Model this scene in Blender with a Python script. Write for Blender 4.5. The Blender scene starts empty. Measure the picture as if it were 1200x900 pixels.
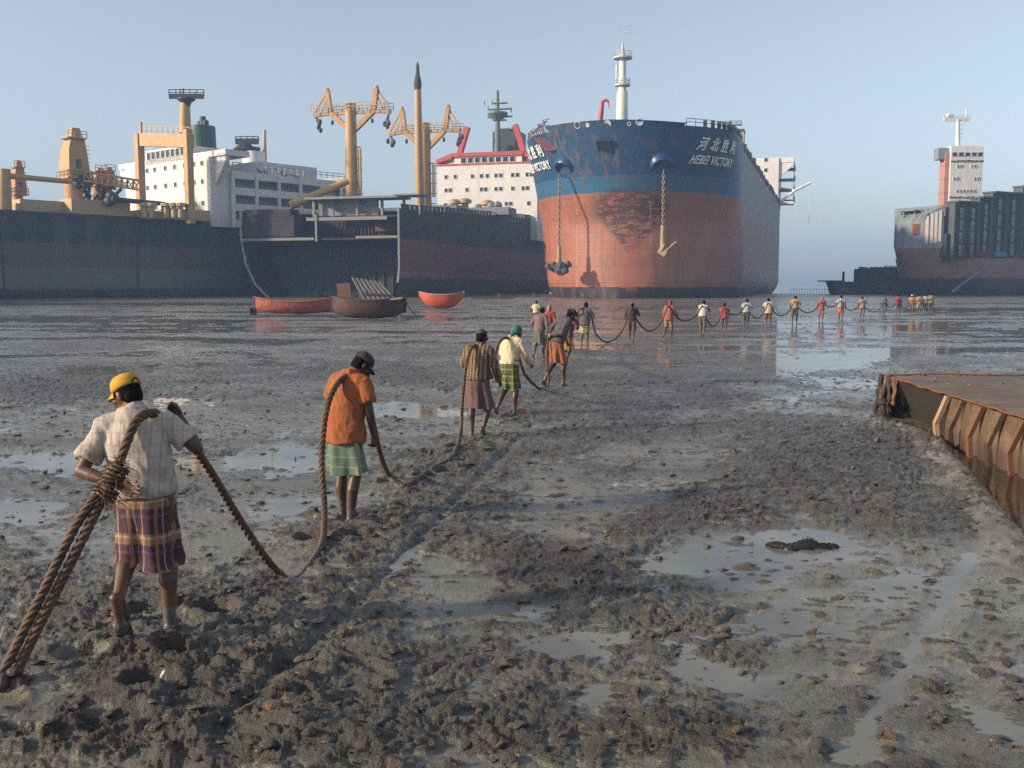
import bpy, math, random
import numpy as np
from mathutils import Vector, Matrix, Euler
random.seed(7)
sc = bpy.context.scene
COL = sc.collection
V = Vector
R = math.radians
# ------------------------------------------------------------------ camera model
FPX = 1166.0
HC = 2.3                                   # eye height above the mud
PITCH = math.atan(116 / FPX)
CP, SP = math.cos(PITCH), math.sin(PITCH)
def ray(px, py):
    dx = (px - 600) / FPX; dy = (450 - py) / FPX
    return V((dx, CP + dy * SP, -SP + dy * CP))
def gnd(px, py, z=0.0):
    d = ray(px, py); k = (z - HC) / d.z
    return V((d.x * k, d.y * k, z))
def at(px, py, Y):
    d = ray(px, py); k = Y / d.y
    return V((d.x * k, Y, HC + d.z * k))

# ------------------------------------------------------------------ node helpers
class NT:
    def __init__(s, tree): s.t = tree; s.l = tree.links
    def n(s, kind, **kw):
        nd = s.t.nodes.new(kind)
        ins = kw.pop('i', {})
        for k, v in kw.items(): setattr(nd, k, v)
        for k, v in ins.items(): s.put(nd.inputs[k], v)
        return nd
    def put(s, sock, v):
        if isinstance(v, bpy.types.NodeSocket): s.l.new(v, sock)
        elif v is not None:
            if sock.type == 'RGBA' and len(v) == 3: v = (*v, 1)
            sock.default_value = v
    def math(s, op, a, b=0.0, c=None, clamp=False):
        nd = s.n('ShaderNodeMath', operation=op, use_clamp=clamp, i={0: a, 1: b})
        if c is not None: s.put(nd.inputs[2], c)
        return nd.outputs[0]
    def mix(s, f, a, b, mode='MIX'):
        nd = s.n('ShaderNodeMix', data_type='RGBA', blend_type=mode)
        s.put(nd.inputs[0], f); s.put(nd.inputs[6], a); s.put(nd.inputs[7], b)
        return nd.outputs[2]
    def ramp(s, f, stops, interp='LINEAR'):
        nd = s.n('ShaderNodeValToRGB'); s.put(nd.inputs[0], f)
        cr = nd.color_ramp; cr.interpolation = interp
        while len(cr.elements) < len(stops): cr.elements.new(0.5)
        for e, (p, c) in zip(cr.elements, stops):
            e.position = p
            e.color = (c, c, c, 1) if not hasattr(c, '__len__') else (*c, 1)
        return nd.outputs[0]
    def step(s, v, lo, hi):
        return s.n('ShaderNodeMapRange', interpolation_type='SMOOTHSTEP', i={0: v, 1: lo, 2: hi, 3: 0.0, 4: 1.0}).outputs[0]
    def noise(s, vec, scale, detail=4, rough=.55, dist=0.0):
        return s.n('ShaderNodeTexNoise', i={'Vector': vec, 'Scale': scale, 'Detail': detail, 'Roughness': rough, 'Distortion': dist}).outputs[0]
    def scl(s, vec, sx, sy, sz):
        return s.n('ShaderNodeVectorMath', operation='MULTIPLY', i={0: vec, 1: (sx, sy, sz)}).outputs[0]
def mat_new(name):
    m = bpy.data.materials.new(name); m.use_nodes = True
    t = NT(m.node_tree); b = m.node_tree.nodes['Principled BSDF']
    return m, t, b
_mc = {}
def paint(name, col, rough=.55, dirt=(.12, .09, .06), amt=.35, scale=.6, streak=3.0, bump=.15, rust=None, rust_amt=.0, metal=0.0, vscale=None):
    """weathered paint: blotchy tone, vertical dirt streaks, rust patches, fine bump (object space)"""
    if name in _mc: return _mc[name]
    m, t, b = mat_new(name)
    co = t.n('ShaderNodeTexCoord').outputs['Object']
    n1 = t.noise(co, scale, 6, .65)
    st = t.noise(t.scl(co, streak, streak, streak * .07), scale * 2, 4, .6)
    base = t.mix(t.math('MULTIPLY', t.step(n1, .3, .75), .45), col, [c * .7 for c in col])
    base = t.mix(t.math('MULTIPLY', t.step(st, .5, .8), amt), base, dirt)
    fine = t.noise(co, scale * 9, 5, .7)
    base = t.mix(t.math('MULTIPLY', t.step(fine, .55, .75), amt * .6), base, [c * .6 for c in dirt])
    if rust:
        rn = t.math('ADD', t.math('MULTIPLY', t.noise(co, scale * 1.7, 8, .7), .6), t.math('MULTIPLY', st, .4))
        base = t.mix(t.step(rn, .62 - rust_amt, .70 - rust_amt), base, rust)
    t.put(b.inputs['Base Color'], base)
    t.put(b.inputs['Roughness'], t.math('ADD', rough - .1, t.math('MULTIPLY', n1, .25)))
    b.inputs['Metallic'].default_value = metal
    if bump:
        bp = t.n('ShaderNodeBump', i={'Strength': bump, 'Distance': .02, 'Height': fine})
        t.put(b.inputs['Normal'], bp.outputs[0])
    _mc[name] = m
    return m
def flat(name, col, rough=.6, var=.25, scale=8, bump=0.0, metal=0.0):
    if name in _mc: return _mc[name]
    m, t, b = mat_new(name)
    co = t.n('ShaderNodeTexCoord').outputs['Object']
    n1 = t.noise(co, scale, 5, .65)
    t.put(b.inputs['Base Color'], t.mix(t.step(n1, .3, .7), [c * (1 - var) for c in col], [min(1, c * (1 + var)) for c in col]))
    b.inputs['Roughness'].default_value = rough; b.inputs['Metallic'].default_value = metal
    if bump:
        t.put(b.inputs['Normal'], t.n('ShaderNodeBump', i={'Strength': bump, 'Distance': .01, 'Height': n1}).outputs[0])
    _mc[name] = m
    return m

# ------------------------------------------------------------------ mesh helpers
class MB:
    """collects shapes, links them as ONE mesh object"""
    def __init__(s): s.v = []; s.f = []
    def add(s, verts, faces):
        o = len(s.v); s.v += [tuple(v) for v in verts]; s.f += [tuple(i + o for i in f) for f in faces]; return s
    def box(s, c, d, rot=None):
        c = V(c); hx, hy, hz = d[0] / 2, d[1] / 2, d[2] / 2
        vs = [V((x, y, z)) for z in (-hz, hz) for x, y in ((-hx, -hy), (hx, -hy), (hx, hy), (-hx, hy))]
        if rot is not None:
            m = Euler(rot).to_matrix() if not isinstance(rot, Matrix) else rot
            vs = [m @ v for v in vs]
        return s.add([v + c for v in vs], [(3, 2, 1, 0), (4, 5, 6, 7), (0, 1, 5, 4), (1, 2, 6, 5), (2, 3, 7, 6), (3, 0, 4, 7)])
    def bar(s, a, b, w, h=None, up=(0, 0, 1)):
        a, b = V(a), V(b); d = b - a; L = d.length
        if L < 1e-6: return s
        z = d / L; u = V(up)
        if abs(z.dot(u)) > .98: u = V((0, 1, 0))
        x = u.cross(z).normalized(); y = z.cross(x)
        m = Matrix((x, y, z)).transposed()
        return s.box((a + b) / 2, (w, h or w, L), m)
    def loft(s, rings, closed=True, caps=True):
        n = len(rings[0]); vs = [p for r in rings for p in r]; fs = []
        if any(len(r) != n for r in rings): print('BADLOFT', [len(r) for r in rings]); import traceback; traceback.print_stack(limit=4)
        for i in range(len(rings) - 1):
            for j in range(n if closed else n - 1):
                k = (j + 1) % n
                fs.append((i * n + j, i * n + k, (i + 1) * n + k, (i + 1) * n + j))
        if caps:
            fs.append(tuple(range(n - 1, -1, -1))); fs.append(tuple(range((len(rings) - 1) * n, len(rings) * n)))
        return s.add(vs, fs)
    def tube(s, pts, rad, n=8, caps=True):
        pts = [V(p) for p in pts]; m = len(pts)
        rads = rad if hasattr(rad, '__len__') else [rad] * m
        rings = []; x = None
        for i, p in enumerate(pts):
            d = (pts[min(i + 1, m - 1)] - pts[max(i - 1, 0)])
            d = d.normalized() if d.length > 1e-9 else V((0, 0, 1))
            if x is None:
                u = V((0, 0, 1)) if abs(d.z) < .95 else V((1, 0, 0))
                x = u.cross(d).normalized()
            else:
                x = (x - d * x.dot(d)); x = x.normalized() if x.length > 1e-6 else V((1, 0, 0))
            y = d.cross(x)
            rings.append([p + (x * math.cos(2 * math.pi * k / n) + y * math.sin(2 * math.pi * k / n)) * rads[i] for k in range(n)])
        return s.loft(rings, True, caps)
    def cyl(s, a, b, r, r2=None, n=14): return s.tube([a, b], [r, r if r2 is None else r2], n)
    def lathe(s, prof, c=(0, 0, 0), n=20, axis=None):
        c = V(c); rings = []
        q = V((0, 0, 1)).rotation_difference(V(axis)).to_matrix() if axis is not None else Matrix.Identity(3)
        for r, z in prof: rings.append([c + q @ V((r * math.cos(2 * math.pi * k / n), r * math.sin(2 * math.pi * k / n), z)) for k in range(n)])
        return s.loft(rings)
    def ring(s, c, ax, R_, r, n=12, k=6):
        c = V(c); q = V((0, 0, 1)).rotation_difference(V(ax)).to_matrix()
        pts = [c + q @ V((R_ * math.cos(2 * math.pi * i / n), R_ * math.sin(2 * math.pi * i / n), 0)) for i in range(n)]
        rings = []
        for i in range(n):
            a = 2 * math.pi * i / n; o = q @ V((math.cos(a), math.sin(a), 0)); up = q @ V((0, 0, 1))
            rings.append([pts[i] + (o * math.cos(2 * math.pi * j / k) + up * math.sin(2 * math.pi * j / k)) * r for j in range(k)])
        vs = [p for r_ in rings for p in r_]
        return s.add(vs, [(i * k + j, i * k + (j + 1) % k, ((i + 1) % n) * k + (j + 1) % k, ((i + 1) % n) * k + j) for i in range(n) for j in range(k)])
    def ell(s, c, r, rot=None, nu=14, nv=9):
        c = V(c); m = Euler(rot).to_matrix() if rot is not None and not isinstance(rot, Matrix) else rot
        vs = []; fs = []
        for i in range(1, nv):
            th = math.pi * i / nv
            for j in range(nu):
                ph = 2 * math.pi * j / nu
                vs.append(V((r[0] * math.sin(th) * math.cos(ph), r[1] * math.sin(th) * math.sin(ph), r[2] * math.cos(th))))
        vs += [V((0, 0, r[2])), V((0, 0, -r[2]))]
        t, bt = len(vs) - 2, len(vs) - 1
        for i in range(nv - 2):
            for j in range(nu):
                k = (j + 1) % nu; fs.append((i * nu + j, (i + 1) * nu + j, (i + 1) * nu + k, i * nu + k))
        for j in range(nu):
            k = (j + 1) % nu; fs.append((t, j, k)); fs.append((bt, (nv - 2) * nu + k, (nv - 2) * nu + j))
        if m is not None: vs = [m @ v for v in vs]
        return s.add([v + c for v in vs], fs)
    def cap(s, a, ra, b, rb, n=12):
        """tapered capsule"""
        a, b = V(a), V(b); d = b - a; L = max(d.length, 1e-6); z = d / L
        q = V((0, 0, 1)).rotation_difference(z).to_matrix(); rings = []
        pr = [(ra * math.cos(t), -ra * math.sin(t)) for t in (1.35, .9, .45, 0)] + [(rb * math.cos(t), L + rb * math.sin(t)) for t in (0, .45, .9, 1.35)]
        for r, h in pr: rings.append([a + q @ V((r * math.cos(2 * math.pi * k / n), r * math.sin(2 * math.pi * k / n), h)) for k in range(n)])
        return s.loft(rings)
    def mesh(s, name):
        me = bpy.data.meshes.new(name); me.from_pydata(s.v, [], s.f)
        if me.validate(): print('INVALID', name)
        me.update(); return me
    def build(s, name, mat, parent=None, smooth=False, ang=None):
        me = s.mesh(name); o = bpy.data.objects.new(name, me); COL.objects.link(o)
        if mat: me.materials.append(mat)
        if smooth:
            me.shade_smooth()
            if ang: me.set_sharp_from_angle(angle=R(ang))
        if parent is not None: o.parent = parent
        return o
def tag(o, label=None, cat=None, group=None, kind=None):
    for k, v in (('label', label), ('category', cat), ('group', group), ('kind', kind)):
        if v: o[k] = v
    return o
def empty(name, loc=(0, 0, 0), rz=0.0, label=None, cat=None, group=None):
    o = bpy.data.objects.new(name, None); COL.objects.link(o); o.empty_display_size = .3
    o.location = loc; o.rotation_euler = (0, 0, rz)
    return tag(o, label, cat, group)
class Local:
    """pixel at a known distance -> point in a thing's own space"""
    def __init__(s, root):
        s.m = (Matrix.Translation(root.location) @ root.rotation_euler.to_matrix().to_4x4()).inverted()
    def at(s, px, py, Y): return s.m @ at(px, py, Y)
    def w(s, p): return s.m @ V(p)
def windows(root, origin, ux, uz, xs, zs, w, h, n, glass, frame, depth=.12):
    """row(s) of windows on a wall: origin, unit vectors across / up, outward normal n; each pane its own frame+glass part"""
    origin, ux, uz, n = V(origin), V(ux), V(uz), V(n)
    M = Matrix((ux, n, uz)).transposed()
    for z in zs:
        for x in xs:
            c = origin + ux * x + uz * z
            f = MB()
            for (dx, dz, ww, hh) in ((0, h / 2 + .05, w + .2, .1), (0, -h / 2 - .05, w + .2, .1), (-w / 2 - .05, 0, .1, h), (w / 2 + .05, 0, .1, h)):
                f.box(c + ux * dx + uz * dz + n * .04, (ww, depth, hh), M)
            fo = f.build('window', frame, root)
            MB().box(c + n * .01, (w, .06, h), M).build('pane', glass, fo)
from mathutils import noise as mnoise
def remesh(mb, voxel, it=3, name='tmp'):
    me = mb.mesh(name); o = bpy.data.objects.new(name, me); COL.objects.link(o)
    m = o.modifiers.new('r', 'REMESH'); m.mode = 'VOXEL'; m.voxel_size = voxel
    s = o.modifiers.new('s', 'SMOOTH'); s.factor = .5; s.iterations = it
    dg = bpy.context.evaluated_depsgraph_get(); out = bpy.data.meshes.new_from_object(o.evaluated_get(dg))
    bpy.data.objects.remove(o, do_unlink=True); bpy.data.meshes.remove(me)
    return out
def wrinkle(me, amp, f=1.0, seed=0, ax=(7, 7, 3.2)):
    me.update(); ns = [v.normal.copy() for v in me.vertices]
    for v, n in zip(me.vertices, ns):
        p = V((v.co.x * ax[0] + v.co.z * 2.5 + seed, v.co.y * ax[1] - v.co.z * 3.0, v.co.z * ax[2] + v.co.x * 2)) * f
        a = 1 - 2.4 * abs(mnoise.noise(p)); b_ = mnoise.noise(p * 2.3)
        v.co += n * amp * (a * .75 + b_ * .45)
# ------------------------------------------------------------------ camera, light, sky
cam = bpy.data.objects.new('camera', bpy.data.cameras.new('camera')); COL.objects.link(cam)
cam.location = (0, 0, HC); cam.rotation_euler = (math.pi / 2 - PITCH, 0, 0)
cam.data.sensor_width = 36; cam.data.lens = 36 * FPX / 1200
cam.data.clip_start = .1; cam.data.clip_end = 12000
sc.camera = cam
SUN_EL, SUN_AZ = 20.0, 254.0               # azimuth clockwise from +Y (view direction): low sun, behind left
w = bpy.data.worlds.new('World'); sc.world = w; w.use_nodes = True
wt = NT(w.node_tree); bg = w.node_tree.nodes['Background']
sky = wt.n('ShaderNodeTexSky', sky_type='NISHITA')
sky.sun_disc = False; sky.sun_elevation = R(SUN_EL); sky.sun_rotation = R(SUN_AZ)
sky.altitude = 0; sky.air_density = 1.0; sky.dust_density = 1.2; sky.ozone_density = 2.5
hs = wt.n('ShaderNodeHueSaturation', i={'Saturation': .55, 'Color': sky.outputs[0]})
wt.put(bg.inputs['Color'], hs.outputs[0]); bg.inputs['Strength'].default_value = .132
sun = bpy.data.objects.new('sun', bpy.data.lights.new('sun', 'SUN')); COL.objects.link(sun)
sun.data.energy = 4.5; sun.data.angle = R(2.5); sun.data.color = (1, .80, .58)
sd = V((math.sin(R(SUN_AZ)) * math.cos(R(SUN_EL)), math.cos(R(SUN_AZ)) * math.cos(R(SUN_EL)), math.sin(R(SUN_EL))))
sun.rotation_euler = sd.to_track_quat('Z', 'Y').to_euler()
sc.view_settings.view_transform = 'Standard'; sc.view_settings.look = 'None'
sc.view_settings.exposure = .5; sc.view_settings.gamma = 1
sc.cycles.use_denoising = False; sc.cycles.sample_clamp_direct = 8; sc.cycles.sample_clamp_indirect = 4; sc.cycles.max_bounces = 6; sc.cycles.volume_bounces = 0; sc.cycles.transparent_max_bounces = 8

# ------------------------------------------------------------------ numpy noise
def _h(ix, iy, s):
    h = (ix.astype(np.int64) * 374761393 + iy.astype(np.int64) * 668265263 + s * 974711) & 0x7fffffff
    h = ((h ^ (h >> 13)) * 1274126177) & 0x7fffffff
    return (h ^ (h >> 16)) & 0xffffff
def perlin(x, y, s=0):
    ix, iy = np.floor(x), np.floor(y); fx, fy = x - ix, y - iy
    u = fx * fx * fx * (fx * (fx * 6 - 15) + 10); v = fy * fy * fy * (fy * (fy * 6 - 15) + 10)
    def g(a, b):
        t = _h(ix + a, iy + b, s) * (2 * np.pi / 0xffffff)
        return np.cos(t) * (fx - a) + np.sin(t) * (fy - b)
    n0 = g(0, 0) * (1 - u) + g(1, 0) * u; n1 = g(0, 1) * (1 - u) + g(1, 1) * u
    return (n0 * (1 - v) + n1 * v) * 1.4
def fbm(x, y, s=0, o=4, g=.5):
    r = 0; a = 1; t = 0
    for k in range(o): r = r + a * perlin(x * 2 ** k, y * 2 ** k, s + k * 17); t += a; a *= g
    return r / t
def worley(x, y, s=0):
    """distance to nearest / second nearest feature and the nearest one's random value"""
    ix, iy = np.floor(x), np.floor(y)
    d1 = np.full(x.shape, 9.0); d2 = np.full(x.shape, 9.0); rv = np.zeros(x.shape)
    for a in (-1, 0, 1):
        for b in (-1, 0, 1):
            cx, cy = ix + a, iy + b
            px = cx + _h(cx, cy, s) / 0xffffff; py = cy + _h(cx, cy, s + 5) / 0xffffff
            d = np.hypot(px - x, py - y); r = _h(cx, cy, s + 9) / 0xffffff
            near = d < d1
            d2 = np.where(near, d1, np.minimum(d2, d)); rv = np.where(near, r, rv); d1 = np.where(near, d, d1)
    return d1, d2, rv
def sst(x, a, b):
    t = np.clip((x - a) / (b - a), 0, 1); return t * t * (3 - 2 * t)

# ------------------------------------------------------------------ the mud
def blob(PX, PY, cx, cy, rx, ry, rot=0.0):
    a = math.radians(rot); dx, dy = PX - cx, PY - cy
    u = (dx * math.cos(a) + dy * math.sin(a)) / rx; v = (-dx * math.sin(a) + dy * math.cos(a)) / ry
    return np.exp(-(u * u + v * v) ** 1.5)
POOLS = [(965, 424, 95, 9, -4, 1), (1100, 413, 90, 5, 0, .8), (905, 437, 50, 7, 0, .8), (300, 541, 85, 13, -3, 1), (50, 540, 80, 11, 0, .9), (490, 482, 70, 9, 4, .8),
         (930, 640, 130, 32, -14, .55), (780, 665, 90, 18, -12, .9), (740, 695, 60, 14, 0, .6), (1190, 628, 60, 28, 30, 1), (700, 750, 85, 24, -10, .7),
         (620, 720, 40, 14, -20, .5), (830, 790, 70, 16, 25, .6), (580, 880, 70, 14, 0, .6), (1010, 892, 30, 14, 0, 1), (1150, 845, 40, 14, 30, .7),
         (130, 375, 260, 4, 0, .9), (180, 433, 250, 6, -3, .8), (120, 356, 220, 2.5, 0, .8), (330, 404, 200, 4, 4, .6), (850, 385, 120, 3, -4, .6),
         (1040, 385, 120, 3.5, -4, .8), (1120, 362, 120, 2, 0, .7), (940, 399, 90, 3, -6, .7), (150, 470, 90, 8, -5, .5), (60, 640, 70, 30, 0, .5), (30, 600, 60, 14, 0, .5),
         (760, 560, 60, 9, -6, .4), (860, 515, 60, 6, -5, .4), (900, 470, 60, 6, -8, .4), (560, 560, 60, 10, 0, .4), (450, 650, 50, 12, -20, .3), (350, 600, 60, 12, 0, .4), (790, 735, 60, 16, 10, .6),
         (870, 725, 80, 16, -8, .7), (960, 740, 50, 12, 0, .5), (1060, 690, 60, 14, -10, .6), (700, 820, 60, 16, 10, .5), (520, 800, 60, 14, -10, .3)]
CLODS = [(60, 455, 140, 22, 0, .9), (440, 440, 120, 22, 0, .8), (250, 440, 160, 14, 0, .7), (650, 672, 120, 42, 12, 1), (760, 620, 130, 30, -20, .8), (950, 545, 150, 50, -5, 1), (1020, 590, 110, 40, 10, 1),
         (700, 480, 180, 60, 0, .7), (480, 610, 160, 60, -25, .8), (260, 760, 220, 80, 0, .95), (250, 860, 260, 60, 0, 1), (80, 700, 120, 60, 0, .8), (560, 850, 160, 50, 0, .7), (420, 720, 90, 90, 0, .8),
         (60, 405, 160, 8, 0, .7), (500, 412, 150, 8, 0, .7), (800, 440, 160, 12, 0, .7), (1100, 425, 110, 10, 0, .6), (930, 495, 160, 20, -6, .7), (1040, 790, 40, 16, 15, .5), (760, 860, 120, 40, 0, .6), (620, 520, 120, 30, 0, .7)]
BROWN = [(640, 668, 110, 32, 12, 1), (760, 612, 120, 24, -25, .7), (180, 800, 130, 60, 0, .8), (90, 870, 130, 40, 0, .9), (60, 450, 130, 22, 0, .7), (430, 440, 150, 22, 0, .6), (760, 470, 180, 16, -6, .6),
         (940, 560, 160, 50, -10, .6), (1120, 500, 70, 20, 20, .6), (560, 780, 90, 40, 0, .5), (880, 620, 100, 20, -20, .5), (470, 590, 90, 30, -20, .3)]
G0, G1 = gnd(1000, 880), gnd(1165, 610)
def mud(X, Y):
    d = np.maximum(Y, .5)
    k = FPX / (d * CP + HC * SP)
    PX = 600 + X * k; PY = 450 - FPX * ((d * SP - HC * CP) / (d * CP + HC * SP))
    wx = X + .35 * fbm(X / 1.1, Y / 1.1, 71, 3); wy = Y + .35 * fbm(X / 1.1, Y / 1.1, 83, 3)
    fine = fbm(X / .38, Y / .5, 8, 3) * np.clip(k / 100, .2, 2.2)
    pool = np.zeros(X.shape); clod = np.zeros(X.shape); brown = np.zeros(X.shape)
    JX = PX + 22 * fbm(X / 1.2, Y / 1.8, 5, 4) * np.clip(k / 90, .15, 3) + 14 * fine; JY = PY + 16 * fbm(X / 1.2, Y / 1.8, 6, 4) * np.clip(k / 110, .06, 2) + 7 * fine * np.clip(k / 150, .1, 1)
    for c in POOLS: pool = np.maximum(pool, c[5] * blob(JX, JY, *c[:5]))
    for c in CLODS: clod = np.maximum(clod, c[5] * blob(JX, JY, *c[:5]))
    for c in BROWN: brown = np.maximum(brown, c[5] * blob(JX, JY, *c[:5]))
    n1 = fbm(X / 2.6, Y / 3.6, 1, 4); n2 = fbm(X / 14, Y / 9, 2, 3); nc = fbm(X / 1.7, Y / 2.4, 3, 4)
    far = sst(Y, 16, 50)
    smooth = sst(PX, 820, 1000) * sst(PY, 640, 720)            # dragged, flattened silt by the barge
    c = np.clip(.36 + .14 * far + .9 * nc + .75 * clod - .30 * pool, 0, 1) * (1 - .45 * smooth)
    heavy = np.clip(blob(PX, PY, 200, 800, 330, 130) + .5 * blob(PX, PY, 950, 560, 170, 60) + .4 * blob(PX, PY, 650, 650, 130, 40), 0, 1)
    h = .002 - .010 * far + .016 * n1 + (.012 + .04 * far) * n2 - .036 * pool + .022 * clod + .03 * heavy
    a1, a2, ar = worley(wx / .26, wy / .19, 11); b1, b2, br = worley(wx / .115, wy / .085, 23); g1_, g2_, gr_ = worley(wx / .45, wy / .40, 29)
    lump1 = np.clip(1 - a1 / .62, 0, 1) ** .7 * ar; crease1 = np.clip((a2 - a1) * 2.2, 0, 1)
    lump2 = np.clip(1 - b1 / .65, 0, 1) ** .7 * (.2 + .8 * br)
    lump0 = np.clip(1 - g1_ / .62, 0, 1) ** .7 * gr_ * np.clip((g2_ - g1_) * 2.2, 0, 1)
    rid = 1 - np.abs(fbm(wx / .30, wy / .20, 31, 5, .60)) * 3.2
    rid2 = 1 - np.abs(fbm(wx / .10, wy / .065, 37, 4, .6)) * 3.0
    patch = sst(fbm(wx / .26, wy / .15, 47, 4, .72) + .35 * fbm(wx / .9, wy / .5, 49, 3) + .62 * (c - .5), -.10, .20)
    L_ = c * patch
    lum = (.030 + .03 * heavy) * lump1 * crease1 + .024 * lump2 + .022 * np.clip(rid, -.25, 1) + .018 * np.clip(rid2, -.5, 1)
    h = h + L_ * lum + heavy * c * .055 * lump0
    lf = np.clip(L_ * (lum / .050) * 1.15, 0, 1)
    near = 1 - sst(Y, 10, 24)
    e1, e2, er = worley(wx / .050 + 7, wy / .036, 41)
    h = h + near * (c * .6 + .25) * .017 * np.clip(1 - e1 / .6, 0, 1) * er
    h = h + (1 - c) * (.007 * fbm(wx / .16, wy / .10, 51, 4, .65) + .030 * sst(br, .72, .9) * np.clip(1 - b1 / .5, 0, 1) + .05 * sst(ar, .86, .95) * np.clip(1 - a1 / .45, 0, 1))
    lf = np.clip(lf + (1 - c) * (sst(br, .74, .9) * sst(b1, .5, .25) + sst(ar, .86, .95) * sst(a1, .45, .2)), 0, 1)
    # far flats: broad bars and runnels lying across the view
    f1, f2, fr = worley(wx / 1.6, wy / .8, 61)
    bars = fbm(X / 34 + .25 * n2, Y / 3.0, 65, 4, .6)
    h = h + far * (.07 * np.clip(1 - f1 / .7, 0, 1) * fr * (c + .1) + .11 * bars - .008)
    # drag marks: fine furrows across, one long groove
    dx, dy = G1.x - G0.x, G1.y - G0.y; L = math.hypot(dx, dy); ux, uy = dx / L, dy / L
    al = (X - G0.x) * ux + (Y - G0.y) * uy; ac = (X - G0.x) * uy - (Y - G0.y) * ux + .03 * fbm(X / .8, Y / .8, 91, 2)
    fur = fbm((X + .25 * wy) / .45, (Y - .10 * X + .05 * n1) / .045, 95, 4, .6)
    h = h + smooth * (.034 * np.clip(fur, -.12, 1) + .002); lf = np.clip(lf + smooth * .5 * sst(fur, .12, .4), 0, 1)
    gl = sst(al, -.8, .2)
    groove = np.exp(-(ac / .085) ** 2) * gl * (1 - sst(al, L * .9, L * 1.2))
    h = h * (1 - .95 * groove) - groove * .003 +   .012 * gl * smooth * np.exp(-((np.abs(ac) - .18) / .06) ** 2); lf = lf * (1 - groove)
    # trench of water along the rusty pontoon and the ridge beside it
    edge = 6.40 - np.clip(14.6 - Y, 0, 9) * .285
    tr = sst(X, edge - .10, edge + .16 + .05 * n1) * (1 - sst(Y, 14.2, 14.9)) * (1 - sst(X, 9, 10))
    rg = np.exp(-((X - edge + .22) / .22) ** 2) * (1 - sst(Y, 15.5, 17.5)) * sst(Y, 7.6, 8.6)
    h = h + rg * (.07 + .06 * lump1 + .03 * lump2) ; h = h * (1 - tr) - .22 * tr
    # furrow left by the rope and the file of feet
    tx = [-1.55, -1.25, -.9, -.55, .0, .8, 1.6]; ty = [4.6, 6.0, 8.2, 10.5, 14, 20, 26]
    lx = np.interp(Y, ty, tx) + .06 * n1
    fw = np.exp(-((X - lx) / .07) ** 2) * sst(Y, 4.4, 5.2) * (1 - sst(Y, 12, 18))
    h = h - .05 * fw
    # footprints along the line of men
    tk = np.exp(-((X - np.interp(Y, [4, 6.4, 9.7, 15, 25], [-2.1, -2.25, -1.6, -.5, 1.2])) / .55) ** 2) * (1 - sst(Y, 16, 24))
    p1, p2, pr = worley(X / .55 + 3, Y / .5, 77)
    h = h - tk * .10 * sst(pr, .45, .6) * (1 - sst(p1, .16, .34)) + tk * .035 * sst(pr, .45, .6) * np.exp(-((p1 - .36) / .07) ** 2)
    # flats rise a little towards the hulls, then fall away to the sea
    h = h + .25 * sst(Y, 128, 160) - 1.6 * sst(Y - .12 * X, 225, 300)
    brown = np.clip(brown * .9 + .55 * sst(fbm(X / 2.2, Y / 2.8, 15, 4), .12, .5) * c, 0, 1)
    return h, brown, lf
def mud_z(x, y): return max(0.0, float(mud(np.array([float(x)]), np.array([float(y)]))[0][0]))

nr, ncol = 1150, 1050
t = np.linspace(0, 1, nr)
ys = 2.6 * (420 / 2.6) ** t
us = np.linspace(-.80, .80, ncol)
YY = np.repeat(ys[:, None], ncol, 1); XX = us[None, :] * (YY + 1.2)
hh, bb, cc = mud(XX.ravel(), YY.ravel())
co = np.stack([XX.ravel(), YY.ravel(), hh], 1).astype(np.float32)
idx = np.arange(nr * ncol).reshape(nr, ncol)
quads = np.stack([idx[:-1, :-1], idx[:-1, 1:], idx[1:, 1:], idx[1:, :-1]], -1).reshape(-1, 4).astype(np.int32)
me = bpy.data.meshes.new('mudflat')
me.vertices.add(len(co)); me.vertices.foreach_set('co', co.ravel())
me.loops.add(quads.size); me.loops.foreach_set('vertex_index', quads.ravel())
me.polygons.add(len(quads)); me.polygons.foreach_set('loop_start', np.arange(0, quads.size, 4, dtype=np.int32))
me.update(calc_edges=True); me.validate()
for nm, arr in (('brown', bb), ('clod', cc)):
    at_ = me.attributes.new(nm, 'FLOAT', 'POINT'); at_.data.foreach_set('value', arr.astype(np.float32))
me.shade_smooth()
mudflat = bpy.data.objects.new('mudflat', me); COL.objects.link(mudflat); tag(mudflat, kind='structure')
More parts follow.
